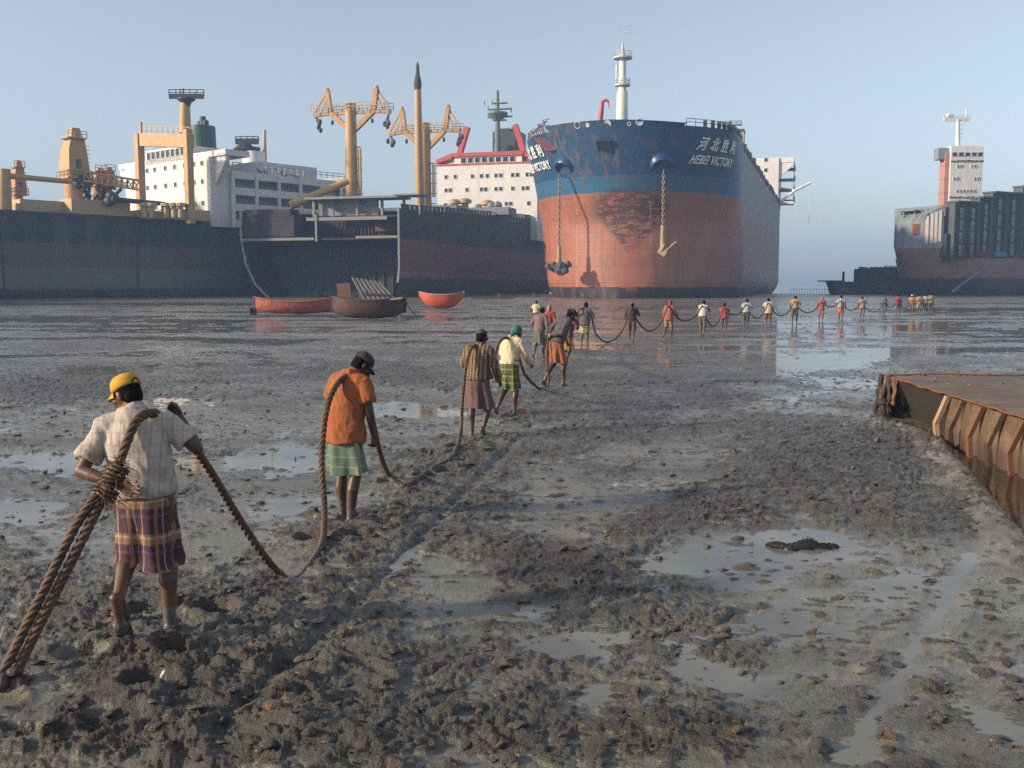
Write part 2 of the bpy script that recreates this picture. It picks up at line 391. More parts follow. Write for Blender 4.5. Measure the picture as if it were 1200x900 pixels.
def mud_material(name, lump=False):
    m, t, b = mat_new(name)
    geo = t.n('ShaderNodeNewGeometry').outputs['Position']
    z = t.n('ShaderNodeSeparateXYZ', i={0: geo}).outputs[2]
    if lump:
        br = t.n('ShaderNodeObjectInfo').outputs['Random']; br = t.noise(geo, 1.1, 3); br = t.step(br, .42, .62)
    else:
        br = t.n('ShaderNodeAttribute', attribute_name='brown').outputs['Fac']
    n1 = t.noise(geo, 1.3, 6, .65); n2 = t.noise(geo, 9, 6, .7); n3 = t.noise(geo, 42, 5, .7)
    n4 = t.noise(t.scl(geo, .045, .32, 1), 1.0, 6, .62)          # broad wet and dry bands lying across the flat
    n5 = t.noise(t.scl(geo, .35, 1.1, 1), 1.0, 6, .65)
    cl_ = t.math('ADD', .85, 0.0) if lump else t.n('ShaderNodeAttribute', attribute_name='clod').outputs['Fac']
    n6 = t.noise(t.scl(geo, 1, 1.4, 1), 75, 4, .7)
    grey = t.mix(t.step(n1, .3, .7), (.150, .141, .104), (.245, .232, .178))
    clf = t.step(t.math('ADD', cl_, t.math('MULTIPLY', t.math('SUBTRACT', n2, .5), .5)), .14, .44)
    high = t.step(cl_, .35, .8)
    drybr = t.mix(t.step(n5, .38, .62), t.mix(n3, (.050, .044, .034), (.135, .122, .094)), t.mix(n3, (.090, .084, .066), (.215, .202, .162)))
    grey = t.mix(clf, grey, drybr)
    grey = t.mix(t.math('MULTIPLY', t.step(n4, .50, .60), .5), grey, (.062, .057, .045))
    grey = t.mix(t.math('MULTIPLY', t.step(n6, .52, .64), .5), grey, (.048, .041, .031))
    drk = t.mix(t.step(n2, .35, .7), (.034, .021, .015), (.080, .052, .036))
    brn = t.math('MULTIPLY', br, t.step(t.math('ADD', n2, t.math('MULTIPLY', br, .3)), .45, .7))
    colr = t.mix(t.math('MULTIPLY', brn, .9), grey, drk)
    och_glint = t.math('MULTIPLY', t.step(t.noise(t.scl(geo, 1, 1.5, 1), 4.5, 5, .7), .54, .66), t.math('MULTIPLY', t.step(n3, .45, .6), high))
    colr = t.mix(t.math('MULTIPLY', och_glint, .85), colr, (.30, .185, .090))  # sunlit ochre glints painted into the colour of the high clods
    if lump:
        tan = t.step(t.noise(geo, 6.5, 2), .54, .62); colr = t.mix(t.math('MULTIPLY', tan, .55), colr, t.mix(n3, (.15, .085, .045), (.33, .215, .115)))  # golden brown pieces, with sunlit glints put into their colour too
    t.put(b.inputs['Base Color'], colr)
    # wet where low, drying on top
    wet = t.math('SUBTRACT', 1.0, t.step(z, .0, .05))
    rg = t.math('ADD', t.math('SUBTRACT', .31, t.math('MULTIPLY', wet, .12)), t.math('MULTIPLY', n3, .20))
    rg = t.math('SUBTRACT', rg, t.math('MULTIPLY', t.step(n1, .52, .68), .12))
    film = t.math('MULTIPLY', t.step(t.math('ADD', t.math('MULTIPLY', n4, .5), t.math('MULTIPLY', n5, .5)), .60, .46), t.math('MULTIPLY', t.math('SUBTRACT', 1.0, clf), t.math('SUBTRACT', 1.0, t.math('MULTIPLY', t.step(t.n('ShaderNodeSeparateXYZ', i={0: geo}).outputs[1], 40, 85), .75))))
    rg = t.math('MAXIMUM', t.math('SUBTRACT', rg, t.math('MULTIPLY', film, .22)), .13)
    t.put(b.inputs['Roughness'], rg)
    b.inputs['IOR'].default_value = 1.38
    b.inputs['Coat Weight'].default_value = .30; b.inputs['Coat Roughness'].default_value = .24; b.inputs['Coat IOR'].default_value = 1.33
    hgt = t.math('ADD', t.math('MULTIPLY', n2, .9), t.math('MULTIPLY', n3, .85))
    hgt = t.math('ADD', hgt, t.math('MULTIPLY', t.noise(geo, 140, 3, .6), .12))
    t.put(b.inputs['Normal'], t.n('ShaderNodeBump', i={'Strength': t.math('SUBTRACT', .95, t.math('MULTIPLY', film, .62)), 'Distance': .045, 'Height': hgt}).outputs[0])
    return m
MUD = mud_material('mud'); me.materials.append(MUD)

# shallow silty water: lies in every hollow of the mud and becomes the sea far out
m, t_, b = mat_new('silty_water')
geo = t_.n('ShaderNodeNewGeometry').outputs['Position']
sx_ = t_.n('ShaderNodeSeparateXYZ', i={0: geo}).outputs
deep = t_.math('MULTIPLY', t_.step(sx_[0], 4.2, 5.4), t_.math('SUBTRACT', 1.0, t_.step(sx_[1], 15, 16)))
t_.put(b.inputs['Base Color'], t_.mix(deep, t_.mix(t_.step(t_.noise(geo, .9, 4), .35, .65), (.125, .126, .104), (.20, .198, .166)), (.035, .027, .018)))
t_.put(b.inputs['Roughness'], t_.math('ADD', .02, t_.math('MULTIPLY', t_.step(t_.noise(geo, 2.2, 5, .65), .45, .7), .16)))
b.inputs['IOR'].default_value = 1.33
wv = t_.math('ADD', t_.noise(t_.scl(geo, 1, 2.2, 1), 3.0, 3, .5), t_.math('MULTIPLY', t_.noise(geo, 30, 2), .05))
t_.put(b.inputs['Normal'], t_.n('ShaderNodeBump', i={'Strength': .12, 'Distance': .02, 'Height': wv}).outputs[0])
WATER = m
wb = MB(); S = 1550
wb.add([(-S, -60, 0), (S, -60, 0), (S, S, 0), (-S, S, 0)], [(0, 1, 2, 3)])
tag(wb.build('water', WATER), kind='structure')

# loose lumps of turned mud lying on the flat (uncountable): one object
rng = np.random.default_rng(5)
ico = MB(); ph = (1 + 5 ** .5) / 2
iv = [V(p).normalized() for p in ((-1, ph, 0), (1, ph, 0), (-1, -ph, 0), (1, -ph, 0), (0, -1, ph), (0, 1, ph), (0, -1, -ph), (0, 1, -ph), (ph, 0, -1), (ph, 0, 1), (-ph, 0, -1), (-ph, 0, 1))]
if_ = [(0, 11, 5), (0, 5, 1), (0, 1, 7), (0, 7, 10), (0, 10, 11), (1, 5, 9), (5, 11, 4), (11, 10, 2), (10, 7, 6), (7, 1, 8), (3, 9, 4), (3, 4, 2), (3, 2, 6), (3, 6, 8), (3, 8, 9), (4, 9, 5), (2, 4, 11), (6, 2, 10), (8, 6, 7), (9, 8, 1)]
def subdiv(vs, fs):
    vs = list(vs); cache = {}; out = []
    def mid(a, b):
        key = (min(a, b), max(a, b))
        if key not in cache: vs.append(((vs[a] + vs[b]) / 2).normalized()); cache[key] = len(vs) - 1
        return cache[key]
    for a, b, c in fs:
        x, y, z = mid(a, b), mid(b, c), mid(c, a); out += [(a, x, z), (b, y, x), (c, z, y), (x, y, z)]
    return vs, out
s1 = subdiv(iv, if_); s2 = subdiv(*s1)
B1, F1 = np.array([tuple(v) for v in s1[0]]), np.array(s1[1]); B2, F2 = np.array([tuple(v) for v in s2[0]]), np.array(s2[1])
cand = 30000
cy = 4.0 * (24 / 4.0) ** rng.random(cand); cx = (rng.random(cand) * 1.24 - .62) * cy
ch, cb, ccl = mud(cx, cy)
keep = (rng.random(cand) < np.clip(ccl * .16 + .06, 0, 1)) & (ch > -.03) & ~((cx > 5.2) & (cy > 8) & (cy < 18.6) & (cx > 6.2 - np.clip(14.6 - cy, 0, 9) * .285 - .1))
cx, cy, ch = cx[keep][:6500], cy[keep][:6500], ch[keep][:6500]
vs_, fs_ = [], []; off = 0
for i in range(len(cx)):
    big = cy[i] < 9
    B, Fc = (B2, F2) if big else (B1, F1)
    sz = (.006 + .026 * rng.random() ** 3) * (1 + .05 * cy[i])
    q = rng.normal(size=(3, 3)); q, _ = np.linalg.qr(q)
    p = B.copy()
    dirs = rng.normal(size=(5, 3)); dirs /= np.linalg.norm(dirs, axis=1)[:, None]
    for dd in dirs:                                   # chop facets
        pr = p @ dd; cut = .35 + .45 * rng.random(); p -= np.outer(np.maximum(pr - cut, 0), dd)
    p *= 1 + .12 * np.sin(B @ (rng.normal(size=3) * 4) + rng.random() * 6)[:, None]
    p *= np.array([1.5, 1.0, .55]) * (.7 + .6 * rng.random(3)); p = (p @ (q if rng.random() < .12 else np.array([[math.cos(a_ := rng.random() * 6.3), -math.sin(a_), 0], [math.sin(a_), math.cos(a_), 0], [0, 0, 1]])).T) * sz
    p += np.array([cx[i], cy[i], max(ch[i], -.005) + sz * .05])
    vs_.append(p); fs_.append(Fc + off); off += len(p)
vs_ = np.concatenate(vs_).astype(np.float32); fs_ = np.concatenate(fs_).astype(np.int32)
me = bpy.data.meshes.new('mud_clods')
me.vertices.add(len(vs_)); me.vertices.foreach_set('co', vs_.ravel())
me.loops.add(fs_.size); me.loops.foreach_set('vertex_index', fs_.ravel())
me.polygons.add(len(fs_)); me.polygons.foreach_set('loop_start', np.arange(0, fs_.size, 3, dtype=np.int32))
me.update(calc_edges=True); me.shade_smooth(); CLODM = mud_material('clod_mud', True); me.materials.append(CLODM)
o = bpy.data.objects.new('mud_clods', me); COL.objects.link(o); tag(o, 'loose clods of churned grey brown mud strewn over the flat', kind='stuff')

# the air: one even box of pale haze round everything
hb = MB().box((0, S / 2 - 100, 36.0 - 2.8), (2 * S + 200, S + 400, 77.0))
m = bpy.data.materials.new('haze_air'); m.use_nodes = True
t_ = NT(m.node_tree); m.node_tree.nodes.remove(m.node_tree.nodes['Principled BSDF'])
pv = t_.n('ShaderNodeVolumePrincipled'); pv.inputs['Color'].default_value = (.40, .63, 1.0, 1)
HAZE_D = .0007
pv.inputs['Density'].default_value = HAZE_D; pv.inputs['Anisotropy'].default_value = .0
t_.l.new(pv.outputs[0], m.node_tree.nodes['Material Output'].inputs['Volume'])
haze = hb.build('haze', m); tag(haze, kind='stuff')
# ================================================================== ships
def half_breadth(B, y, y0, Le, p, q, L, tail, tailw):
    t = min(max((y - y0) / Le, 0), 1)
    b = B / 2 * (1 - (1 - t) ** p) ** (1 / q)
    if tail and y > L - tail: b *= 1 - (1 - tailw) * ((y - L + tail) / tail) ** 2
    return b
class Hull:
    def __init__(s, L, B, zb, zt, y0, Le, p=2.0, q=2.0, bilge=4.0, tail=0, tailw=.7, sheer=None):
        s.__dict__.update(locals())
    def b(s, y, z):
        v = half_breadth(s.B, y, s.y0(z), s.Le(z), s.p, s.q, s.L, s.tail, s.tailw)
        d = s.bilge - (z - s.zb)
        if d > 0: v = max(v - (s.bilge - math.sqrt(max(s.bilge ** 2 - d * d, 0))), v * .3)
        return v
    def ys(s, z, y1, n, m):
        a, e = s.y0(z), s.Le(z)
        return [a + min(e, y1 - a) * (1 - math.cos(math.pi / 2 * k / n)) for k in range(n + 1)] + [a + e + (y1 - a - e) * k / m for k in range(1, m + 1)] if y1 > a + e + .01 else [a + (y1 - a) * (1 - math.cos(math.pi / 2 * k / (n + m))) for k in range(n + m + 1)]
    def ring(s, z, y1, n=22, m=14):
        ys = s.ys(z, y1, n, m); pts = []
        zz = lambda y: z + (s.sheer(y) * (z - s.zb) / (s.zt - s.zb) if s.sheer else 0)
        for y in reversed(ys): pts.append(V((-s.b(y, z), y, zz(y))))
        for y in ys[1:]: pts.append(V((s.b(y, z), y, zz(y))))
        return pts
    def shell(s, mb, z0, z1, nz, y1=None, n=22, m=14):
        y1 = y1 or s.L
        mb.loft([s.ring(z0 + (z1 - z0) * k / nz, y1, n, m) for k in range(nz + 1)])
        return mb
    def surf(s, y, z, side):
        """point and outward normal on the shell"""
        p = V((side * s.b(y, z), y, z)); e = .15
        a = V((side * s.b(y + e, z), y + e, z)) - p; c = V((side * s.b(y, z + e), y, z + e)) - p
        n = a.cross(c).normalized()
        if n.x * side < 0: n = -n
        return p, n
def hull_mat(name, zmax, bands, dirt=(.05, .04, .035), amt=.35, aft=None, aft_bands=None, rust=(.16, .06, .03), rust_amt=.0, scar=None, grid=(9, 2.4), rough=.55, pale=None):
    """painted bands by height, scuffed; plate seams; vertical run marks; optional scraped patch"""
    m, t, b = mat_new(name)
    co = t.n('ShaderNodeTexCoord').outputs['Object']
    s = t.n('ShaderNodeSeparateXYZ', i={0: co}); x, y, z = s.outputs
    n1 = t.noise(co, .16, 7, .68); n2 = t.noise(co, .9, 6, .7)
    st = t.noise(t.scl(co, 1.1, 1.1, .05), 1.0, 5, .65)
    hz = t.noise(t.scl(co, .12, .12, 1.6), 1.0, 5, .7)
    zj = t.math('DIVIDE', t.math('ADD', z, t.math('MULTIPLY', t.math('SUBTRACT', n2, .5), .55)), zmax)
    def band(bs): return t.ramp(zj, [(max(0, z0 / zmax), c) for z0, c in bs], 'CONSTANT')
    col = band(bands)
    if aft is not None: col = t.mix(t.math('GREATER_THAN', y, aft), col, band(aft_bands))
    col = t.mix(t.math('MULTIPLY', t.step(n1, .38, .68), .55), col, t.mix(.6, col, (.02, .02, .02)))
    if pale: col = t.mix(t.math('MULTIPLY', t.step(t.math('ADD', t.math('MULTIPLY', st, .5), t.math('MULTIPLY', n1, .5)), .5, .66), pale[1]), col, pale[0])
    col = t.mix(t.math('MULTIPLY', t.step(st, .48, .74), amt), col, dirt)
    col = t.mix(t.math('MULTIPLY', t.step(hz, .56, .72), amt * .8), col, t.mix(.5, col, dirt))
    if rust_amt:
        rn = t.math('ADD', t.math('MULTIPLY', n2, .5), t.math('MULTIPLY', n1, .5))
        col = t.mix(t.step(rn, .66 - rust_amt, .72 - rust_amt), col, rust)
    if scar:
        (sx, sz, rx, rz, sc_col) = scar
        dx = t.math('DIVIDE', t.math('SUBTRACT', x, sx), rx); dz = t.math('DIVIDE', t.math('SUBTRACT', z, sz), rz)
        wid = t.math('ADD', .55, t.math('MULTIPLY', dz, .45))                    # wide on top, pointed below
        dd = t.math('ADD', t.math('POWER', t.math('DIVIDE', dx, t.math('MAXIMUM', wid, .15)), 2), t.math('POWER', dz, 2))
        nn = t.noise(t.scl(co, .7, .7, 2.2), 1.0, 8, .75)
        msk = t.math('MULTIPLY', t.math('SUBTRACT', 1.0, t.step(dd, .55, 1.1)), t.step(nn, .42, .52))
        col = t.mix(t.math('MULTIPLY', msk, .85), col, sc_col)
        stem = t.math('MULTIPLY', t.math('LESS_THAN', t.math('ABSOLUTE', t.math('SUBTRACT', x, sx + .2)), .8), t.math('MULTIPLY', t.step(z, 1, 2), t.math('SUBTRACT', 1.0, t.step(z, 8, 11))))
        col = t.mix(t.math('MULTIPLY', stem, .5), col, (.40, .10, .045))
    # plate seams from the side coordinate y+x and height
    seam = t.n('ShaderNodeTexBrick', i={'Vector': t.n('ShaderNodeCombineXYZ', i={0: t.math('ADD', y, x), 1: z}).outputs[0], 'Color1': (1, 1, 1), 'Color2': (.93, .93, .93), 'Mortar': (.55, .55, .55), 'Scale': 1.0, 'Mortar Size': .035, 'Brick Width': grid[0], 'Row Height': grid[1]})
    col = t.mix(.8, col, seam.outputs[0], 'MULTIPLY')
    t.put(b.inputs['Base Color'], col)
    t.put(b.inputs['Roughness'], t.math('ADD', rough - .1, t.math('MULTIPLY', n2, .25)))
    bp = t.n('ShaderNodeBump', i={'Strength': .35, 'Distance': .12, 'Height': t.math('ADD', t.math('MULTIPLY', n1, 1.2), t.math('ADD', t.math('MULTIPLY', n2, .25), t.math('MULTIPLY', seam.outputs[1], -.2)))})
    t.put(b.inputs['Normal'], bp.outputs[0])
    return m
WHITE = paint('white_paint', (.74, .72, .68), .5, (.34, .22, .14), .42, .25, rust=(.30, .15, .08), rust_amt=-.005)
WHITE2 = paint('greyish_white_paint', (.56, .57, .57), .55, (.25, .2, .16), .4, .3)
BUFF = paint('buff_paint', (.50, .30, .11), .55, (.16, .08, .04), .45, .5, rust=(.20, .08, .03), rust_amt=.03)
BUFF2 = paint('pale_buff_paint', (.50, .36, .18), .55, (.2, .12, .06), .4, .5)
RUST = paint('rusty_steel', (.17, .075, .04), .8, (.05, .03, .025), .6, .6, rust=(.07, .04, .03), rust_amt=.12)
DARK = paint('dark_steel', (.035, .036, .038), .6, (.07, .04, .03), .5, .5)
NEAR_BLACK = flat('near_black', (.012, .012, .013), .7)  # plain near-black for port, inner shell and mooring block
DGREEN = paint('dark_green_paint', (.022, .050, .042), .6, (.08, .05, .035), .5, .5)
REDP = paint('red_paint', (.50, .06, .045), .5, (.15, .05, .03), .3, .4)
GLASS = flat('dark_glass', (.015, .018, .022), .12, .1)
GREYP = paint('grey_paint', (.22, .24, .26), .6, (.1, .07, .05), .4, .4)
def rail(mb, pts, h=1.0, step=2.0, r=.035):
    for a, b in zip(pts, pts[1:]):
        a, b = V(a), V(b); n = max(1, int((b - a).length / step))
        for k in (h, h * .55): mb.bar(a + V((0, 0, k)), b + V((0, 0, k)), r * 2)
        for i in range(n + 1):
            p = a.lerp(b, i / n); mb.bar(p, p + V((0, 0, h)), r * 2)
    return mb
def truss(mb, a, b, w, n, r=.09, up=(0, 0, 1)):
    a, b = V(a), V(b); d = (b - a).normalized(); x = V(up).cross(d)
    x = x.normalized() if x.length > .05 else V((1, 0, 0)); y = d.cross(x)
    cs = [(x * i + y * j) * w / 2 for i, j in ((-1, -1), (1, -1), (1, 1), (-1, 1))]
    for c in cs: mb.bar(a + c, b + c, r)
    for k in range(n):
        p, q = a.lerp(b, k / n), a.lerp(b, (k + 1) / n)
        for i in range(4):
            mb.bar(p + cs[i], q + cs[(i + 1) % 4], r * .7); mb.bar(p + cs[i], p + cs[(i + 1) % 4], r * .7)
    return mb

# ------------------------------------------------------------------ blue and red bulk carrier, bow on
TH = R(17.8)
ship = empty('cargo_ship', (15.8, 153.0, 0), -TH, 'huge blue and red cargo ship beached bow first, its two anchors hanging from the bow', 'ship', 'ships beached on the mudflat')
lc = Local(ship)
zt = 24.4
H = Hull(168, 34, -1.5, zt, lambda z: 1.2 - max(0, z - 12) / 12 * 4.6 if z > 12 else 1.2 + .0 * z, lambda z: 25 - 9 * min(1, max(0, (z - 4) / 20)), 2.0, 2.0, 5.5, 26, .62)
DB, LB, RD, GR, BK = (.006, .066, .165), (.026, .130, .255), (.365, .135, .078), (.24, .15, .12), (.030, .026, .026)
DULL = (.125, .135, .145)
hm = hull_mat('bow_hull_paint', 28, [(0, BK), (1.9, RD), (16.2, LB), (18.7, DB)], (.13, .055, .035), .62, 19.6, [(0, BK), (1.9, GR), (5.6, (.27, .095, .068)), (15.6, DULL)], scar=(2.0, 12.0, 9.0, 5.2, (.045, .030, .026)), grid=(10, 2.6), pale=((.30, .21, .17), .5), rust_amt=.032, rough=.5)
H.shell(MB(), -1.5, zt, 30, n=30, m=16).build('hull', hm, ship, True, 40)
# forecastle: the dark blue bow block above main deck level
H2 = Hull(20, 34, zt, 26.4, lambda z: 1.2 - (z - 12) / 12 * 4.6, lambda z: 16 - 2 * (z - zt) / 3.5, 2.0, 2.0, 0)
H2.b = lambda y, z: half_breadth(34, y, H2.y0(z), H2.Le(z), 2, 2, 400, 0, 1)
FD = 25.6
fc = MB(); fc.loft([H2.ring(z, 20, 30, 6) for z in (zt + .003, 25.0, FD)])
fo = fc.build('forecastle', hm, ship, True, 40)
bwk = MB(); bwk.loft([[V((p.x, p.y, p.z - (.05 * max(0, p.x) if z > 26 else 0))) for p in H2.ring(z, -.9, 30, 6)] for z in (FD + .003, 26.0, 26.45)]); bwk.build('bow_bulwark', hm, ship, True, 40)
rl = MB()
for s in (-1,): rail(rl, [(s * (H2.b(y, FD) - .2), y, FD) for y in (-.6, 3, 7, 12, 19.8)], 1.1, 1.3, .04)
rl.build('railing', DARK, ship); rl = MB(); rail(rl, [((H2.b(y, FD) - .2), y, FD) for y in (-.6, 3, 7, 12, 19.8)], 1.1, 1.3, .04)
for k in range(14): rl.box((H2.b(2 + k * 1.3, FD) - .6, 2 + k * 1.3, FD + .5), (.5, .7 + (k % 3) * .2, 1.0 + (k % 4) * .15))
rl.build('railing', DARK, ship)
# bulwark openings painted onto solid pieces: round fairleads and a square port
def on_bow(px, py, Y=153):
    """where the sight line through a photo point meets the bow"""
    o = lc.w((0, 0, HC)); d = (lc.at(px, py, 100) - o)
    d.normalize(); k = 120.0
    for _ in range(1200):
        p = o + d * k
        hb = H.b(p.y, min(p.z, 27.8)) if p.z < zt else half_breadth(34, p.y, H2.y0(p.z), H2.Le(p.z), 2, 2, 400, 0, 1)
        y00 = H.y0(p.z)
        if p.y > y00 and abs(p.x) < hb: break
        k += .08
    e = .3
    f = lambda q: abs(q.x) - half_breadth(34, q.y, H.y0(q.z), H.Le(q.z), 2, 2, 400, 0, 1)
    g = V([(f(p + V(a)) - f(p - V(a))) for a in ((e, 0, 0), (0, e, 0), (0, 0, e))])
    return p, (g.normalized() if g.length > 1e-6 else V((0, -1, 0)))
for px, py, r in ((676.8, 146.5, .5), (688.6, 146.5, .28), (712.5, 144.7, .48), (737.4, 145, .26), (749.5, 143, .5)):
    p, n = on_bow(px, py); n = (n + V((0, 0, .0))).normalized()
    fl = MB().ring(p + n * .03, n, r, .07, 18, 8).build('fairlead', WHITE2, ship, True)
    MB().lathe([(.01, .04), (r, .05), (r, .0)], p, 16, n).build('opening', flat('daylight_tone', (.55, .6, .66), .5, .05) if r > .2 and px > 680 else DARK, fl)  # solid disc toned like daylight through the hole, else dark
p, n = on_bow(708.3, 171.5)
q = V((0, 0, 1)); ux = q.cross(n).normalized(); uz = n.cross(ux)
port = MB().box(p + n * .05, (1.9, .3, 1.8), Matrix((ux, n, uz)).transposed()).build('square_port', NEAR_BLACK, ship)  # the port's dark inside is painted as a solid black box
fr = MB()
for a, w_, h_ in ((ux * 1.02, .14, 2.1), (ux * -1.02, .14, 2.1), (uz * .98, 1.9, .14), (uz * -.98, 1.9, .14)): fr.box(p + n * .1 + a, (w_, .36, h_), Matrix((ux, n, uz)).transposed())
fr.build('frame', paint('blue_trim', (.012, .05, .12), .5), port)
# anchors and chains in front of conical bolsters
BLUE = paint('bolster_blue', (.012, .058, .15), .35, (.10, .06, .04), .3, .4, rust=(.18, .07, .04), rust_amt=-.02)
CHAIN = paint('chain_steel', (.30, .22, .16), .7, (.12, .06, .03), .5, 1.2)
def chain_links(mb, a, b, L=.62):
    a, b = V(a), V(b); n = int((b - a).length / (L * .74)); d = (b - a).normalized()
    for k in range(n):
        c = a.lerp(b, (k + .5) / n); s = V((1, 0, 0)) if k % 2 else V((0, 1, 0))
        s = (s - d * s.dot(d)).normalized()
        pts = [c + d * (L / 2 * math.sin(t)) + s * (L * .30 * math.cos(t)) for t in [2 * math.pi * i / 10 for i in range(11)]]
        mb.tube(pts, .085, 6, False)
def anchor(px, py, pyc, pyb, muddy):
    p, n = on_bow(px, py)
    ax = (n + V((0, 0, -.62))).normalized()
    bo = MB().lathe([(2.0, -4.0), (1.95, -.4), (1.85, .5), (1.6, .85), (1.3, .86), (1.22, -.2)], p + V((0, 0, .5)) - V((n.x, n.y, 0)) * .35, 24, ax).build('anchor_bolster', BLUE, ship, True, 50)
    MB().lathe([(1.2, .1), (1.19, .16), (.01, .17)], p + V((0, 0, .5)) - V((n.x, n.y, 0)) * .35, 20, ax).build('hawse_hole', RUST, bo)
    top = p + ax * .9 + V((n.x, n.y, 0)) * .5
    dist = (ship.matrix_world if False else None)
    Yw = (Matrix.Translation(ship.location) @ ship.rotation_euler.to_matrix().to_4x4() @ top).y
    zc, zb = lc.at(px, pyc, Yw).z, lc.at(px, pyb, Yw).z
    lean = V((-.35 if muddy else .35, 0, 0))
    a = empty('ship_anchor', ship.location, ship.rotation_euler.z, 'mud caked anchor hanging low on the left chain of the blue and red bow' if muddy else 'clean rusty anchor with bare flukes on the right chain of the blue and red bow', 'anchor', 'anchors of the blue and red ship')
    c = MB(); chain_links(c, top, V((top.x, top.y, zc))); c.build('chain', CHAIN, a, True)
    sh = V((top.x, top.y, zc))
    MB().tube([sh, V((top.x, top.y, zb + .4))], [.30, .42], 10).build('shank', paint('anchor_buff', (.40, .27, .16), .7), a, True, 50)
    f = MB()
    if muddy:
        rr = random.Random(3)
        for k in range(16): f.ell((top.x + rr.uniform(-1.5, 1.5), top.y + rr.uniform(-.6, .6), zb + .3 + rr.uniform(-.5, .6)), (rr.uniform(.4, .8), rr.uniform(.4, .7), rr.uniform(.3, .6)), (rr.random(), rr.random(), rr.random()), 8, 6)
        me_ = remesh(f, .14, 3, 'mud_caked_flukes'); wrinkle(me_, .22, .25, 3); me_.materials.append(flat('caked_mud', (.07, .065, .055), .8, .4, 3, .6)); me_.shade_smooth(); o_ = bpy.data.objects.new('mud_caked_flukes', me_); COL.objects.link(o_); o_.parent = a
    else:
        f.box((top.x, top.y, zb + .1), (1.3, .9, .9), (0, .6, 0))
        f.bar((top.x + .3, top.y - .3, zb + .1), (top.x + 2.1, top.y - .5, zb + 1.6), .35, .2)
        f.bar((top.x - .2, top.y - .3, zb + .1), (top.x + .5, top.y - .9, zb + 1.2), .35, .2)
        f.build('flukes', paint('anchor_buff', (.40, .27, .16), .7), a)
anchor(661.5, 199, 288, 317, True)
anchor(775.5, 196, 264, 296, False)
# foremast, little red davit
b0 = lc.at(729, 142, 160)
def Zs(px, py, Y): return lc.at(px, py, Y)
mt = MB(); z0, z1 = 25, lc.at(729, 62, 160).z
mt.lathe([(1.0, 0), (.85, (z1 - z0) * .55), (.62, (z1 - z0) * .58), (.5, z1 - z0)], (b0.x, b0.y, z0), 18)
mast = mt.build('foremast', WHITE, ship, True, 40)
pf = MB()
for py, r in ((100, 1.25), (68, 1.5)):
    pf = MB()
    z = lc.at(729, py, 160).z; pf.lathe([(r, -.12), (r, .12)], (b0.x, b0.y, z), 14)
    rail(pf, [(b0.x + r * .95 * math.cos(k * math.pi / 4), b0.y + r * .95 * math.sin(k * math.pi / 4), z) for k in range(9)], .9, 3)
    pf.build('platform', WHITE2, mast)
tp = MB().cyl((b0.x, b0.y, z1), (b0.x, b0.y, lc.at(729, 50, 160).z), .3, .12).bar((b0.x - .4, b0.y, z1 + 3), (b0.x + .9, b0.y, z1 + 3.2), .16).bar((b0.x - .2, b0.y, z1 + 4.2), (b0.x + .8, b0.y, z1 + 4.2), .12)
tp.build('lamp_pole', WHITE2, mast); tp = MB(); tp.cyl((b0.x - .95, b0.y, lc.at(729, 98, 160).z), (b0.x - .9, b0.y, lc.at(729, 76, 160).z), .2); tp.build('antenna_drum', WHITE2, mast)
d0 = lc.at(703.5, 142, 157); d1 = lc.at(706, 119, 157)
dv = MB().tube([(d0.x, d0.y, 25), d0, d0.lerp(d1, .6), d1, d1 + V((.55, 0, .2)), d1 + V((1.0, 0, -.1))], [.42, .40, .36, .3, .24, .18], 10)
dv.bar(d1 + V((1.0, 0, -.1)), d1 + V((1.0, 0, -.9)), .16); dv.build('davit', REDP, ship, True, 50)
# wreckage of rails on the bow's left shoulder, hanging ladder
wk = MB(); rr = random.Random(9)
for k in range(7):
    p, n = on_bow(628 + k * 2.2, 166 - k * 2.0); q_ = p + V((-.3, -.3, 1.2))
    wk.tube([p, p + V((-.6, -.2, 1.0 + rr.random())), q_ + V((.8, -.4, rr.uniform(.2, 1.0)))], .09, 5)
wk.build('broken_rail', RUST, ship)
lad = MB()
pa, na = on_bow(635, 162); pb, nb = on_bow(648, 175)
for o_ in (-.7, .7): lad.bar(pa + na * .4 + V((o_, 0, 0)), pb + nb * .4 + V((o_, 0, 0)), .22)
for k in range(6):
    c = pa.lerp(pb, k / 5) + na * .4; lad.box(c, (1.7, .3, .35))
lad.build('hanging_ladder', paint('wine_red_paint', (.16, .035, .045), .6), ship)
# draught marks
dm = MB()
for px, a, b_ in ((676.3, 246, 335), (762.5, 233, 292)):
    for py in range(a, b_, 4):
        p, n = on_bow(px, py); uxx = V((0, 0, 1)).cross(n).normalized()
        dm.box(p + n * .02, (.14, .03, .30), Matrix((uxx, n, n.cross(uxx))).transposed())
dm.build('draught_marks', flat('mark_white', (.42, .36, .33), .7), ship)
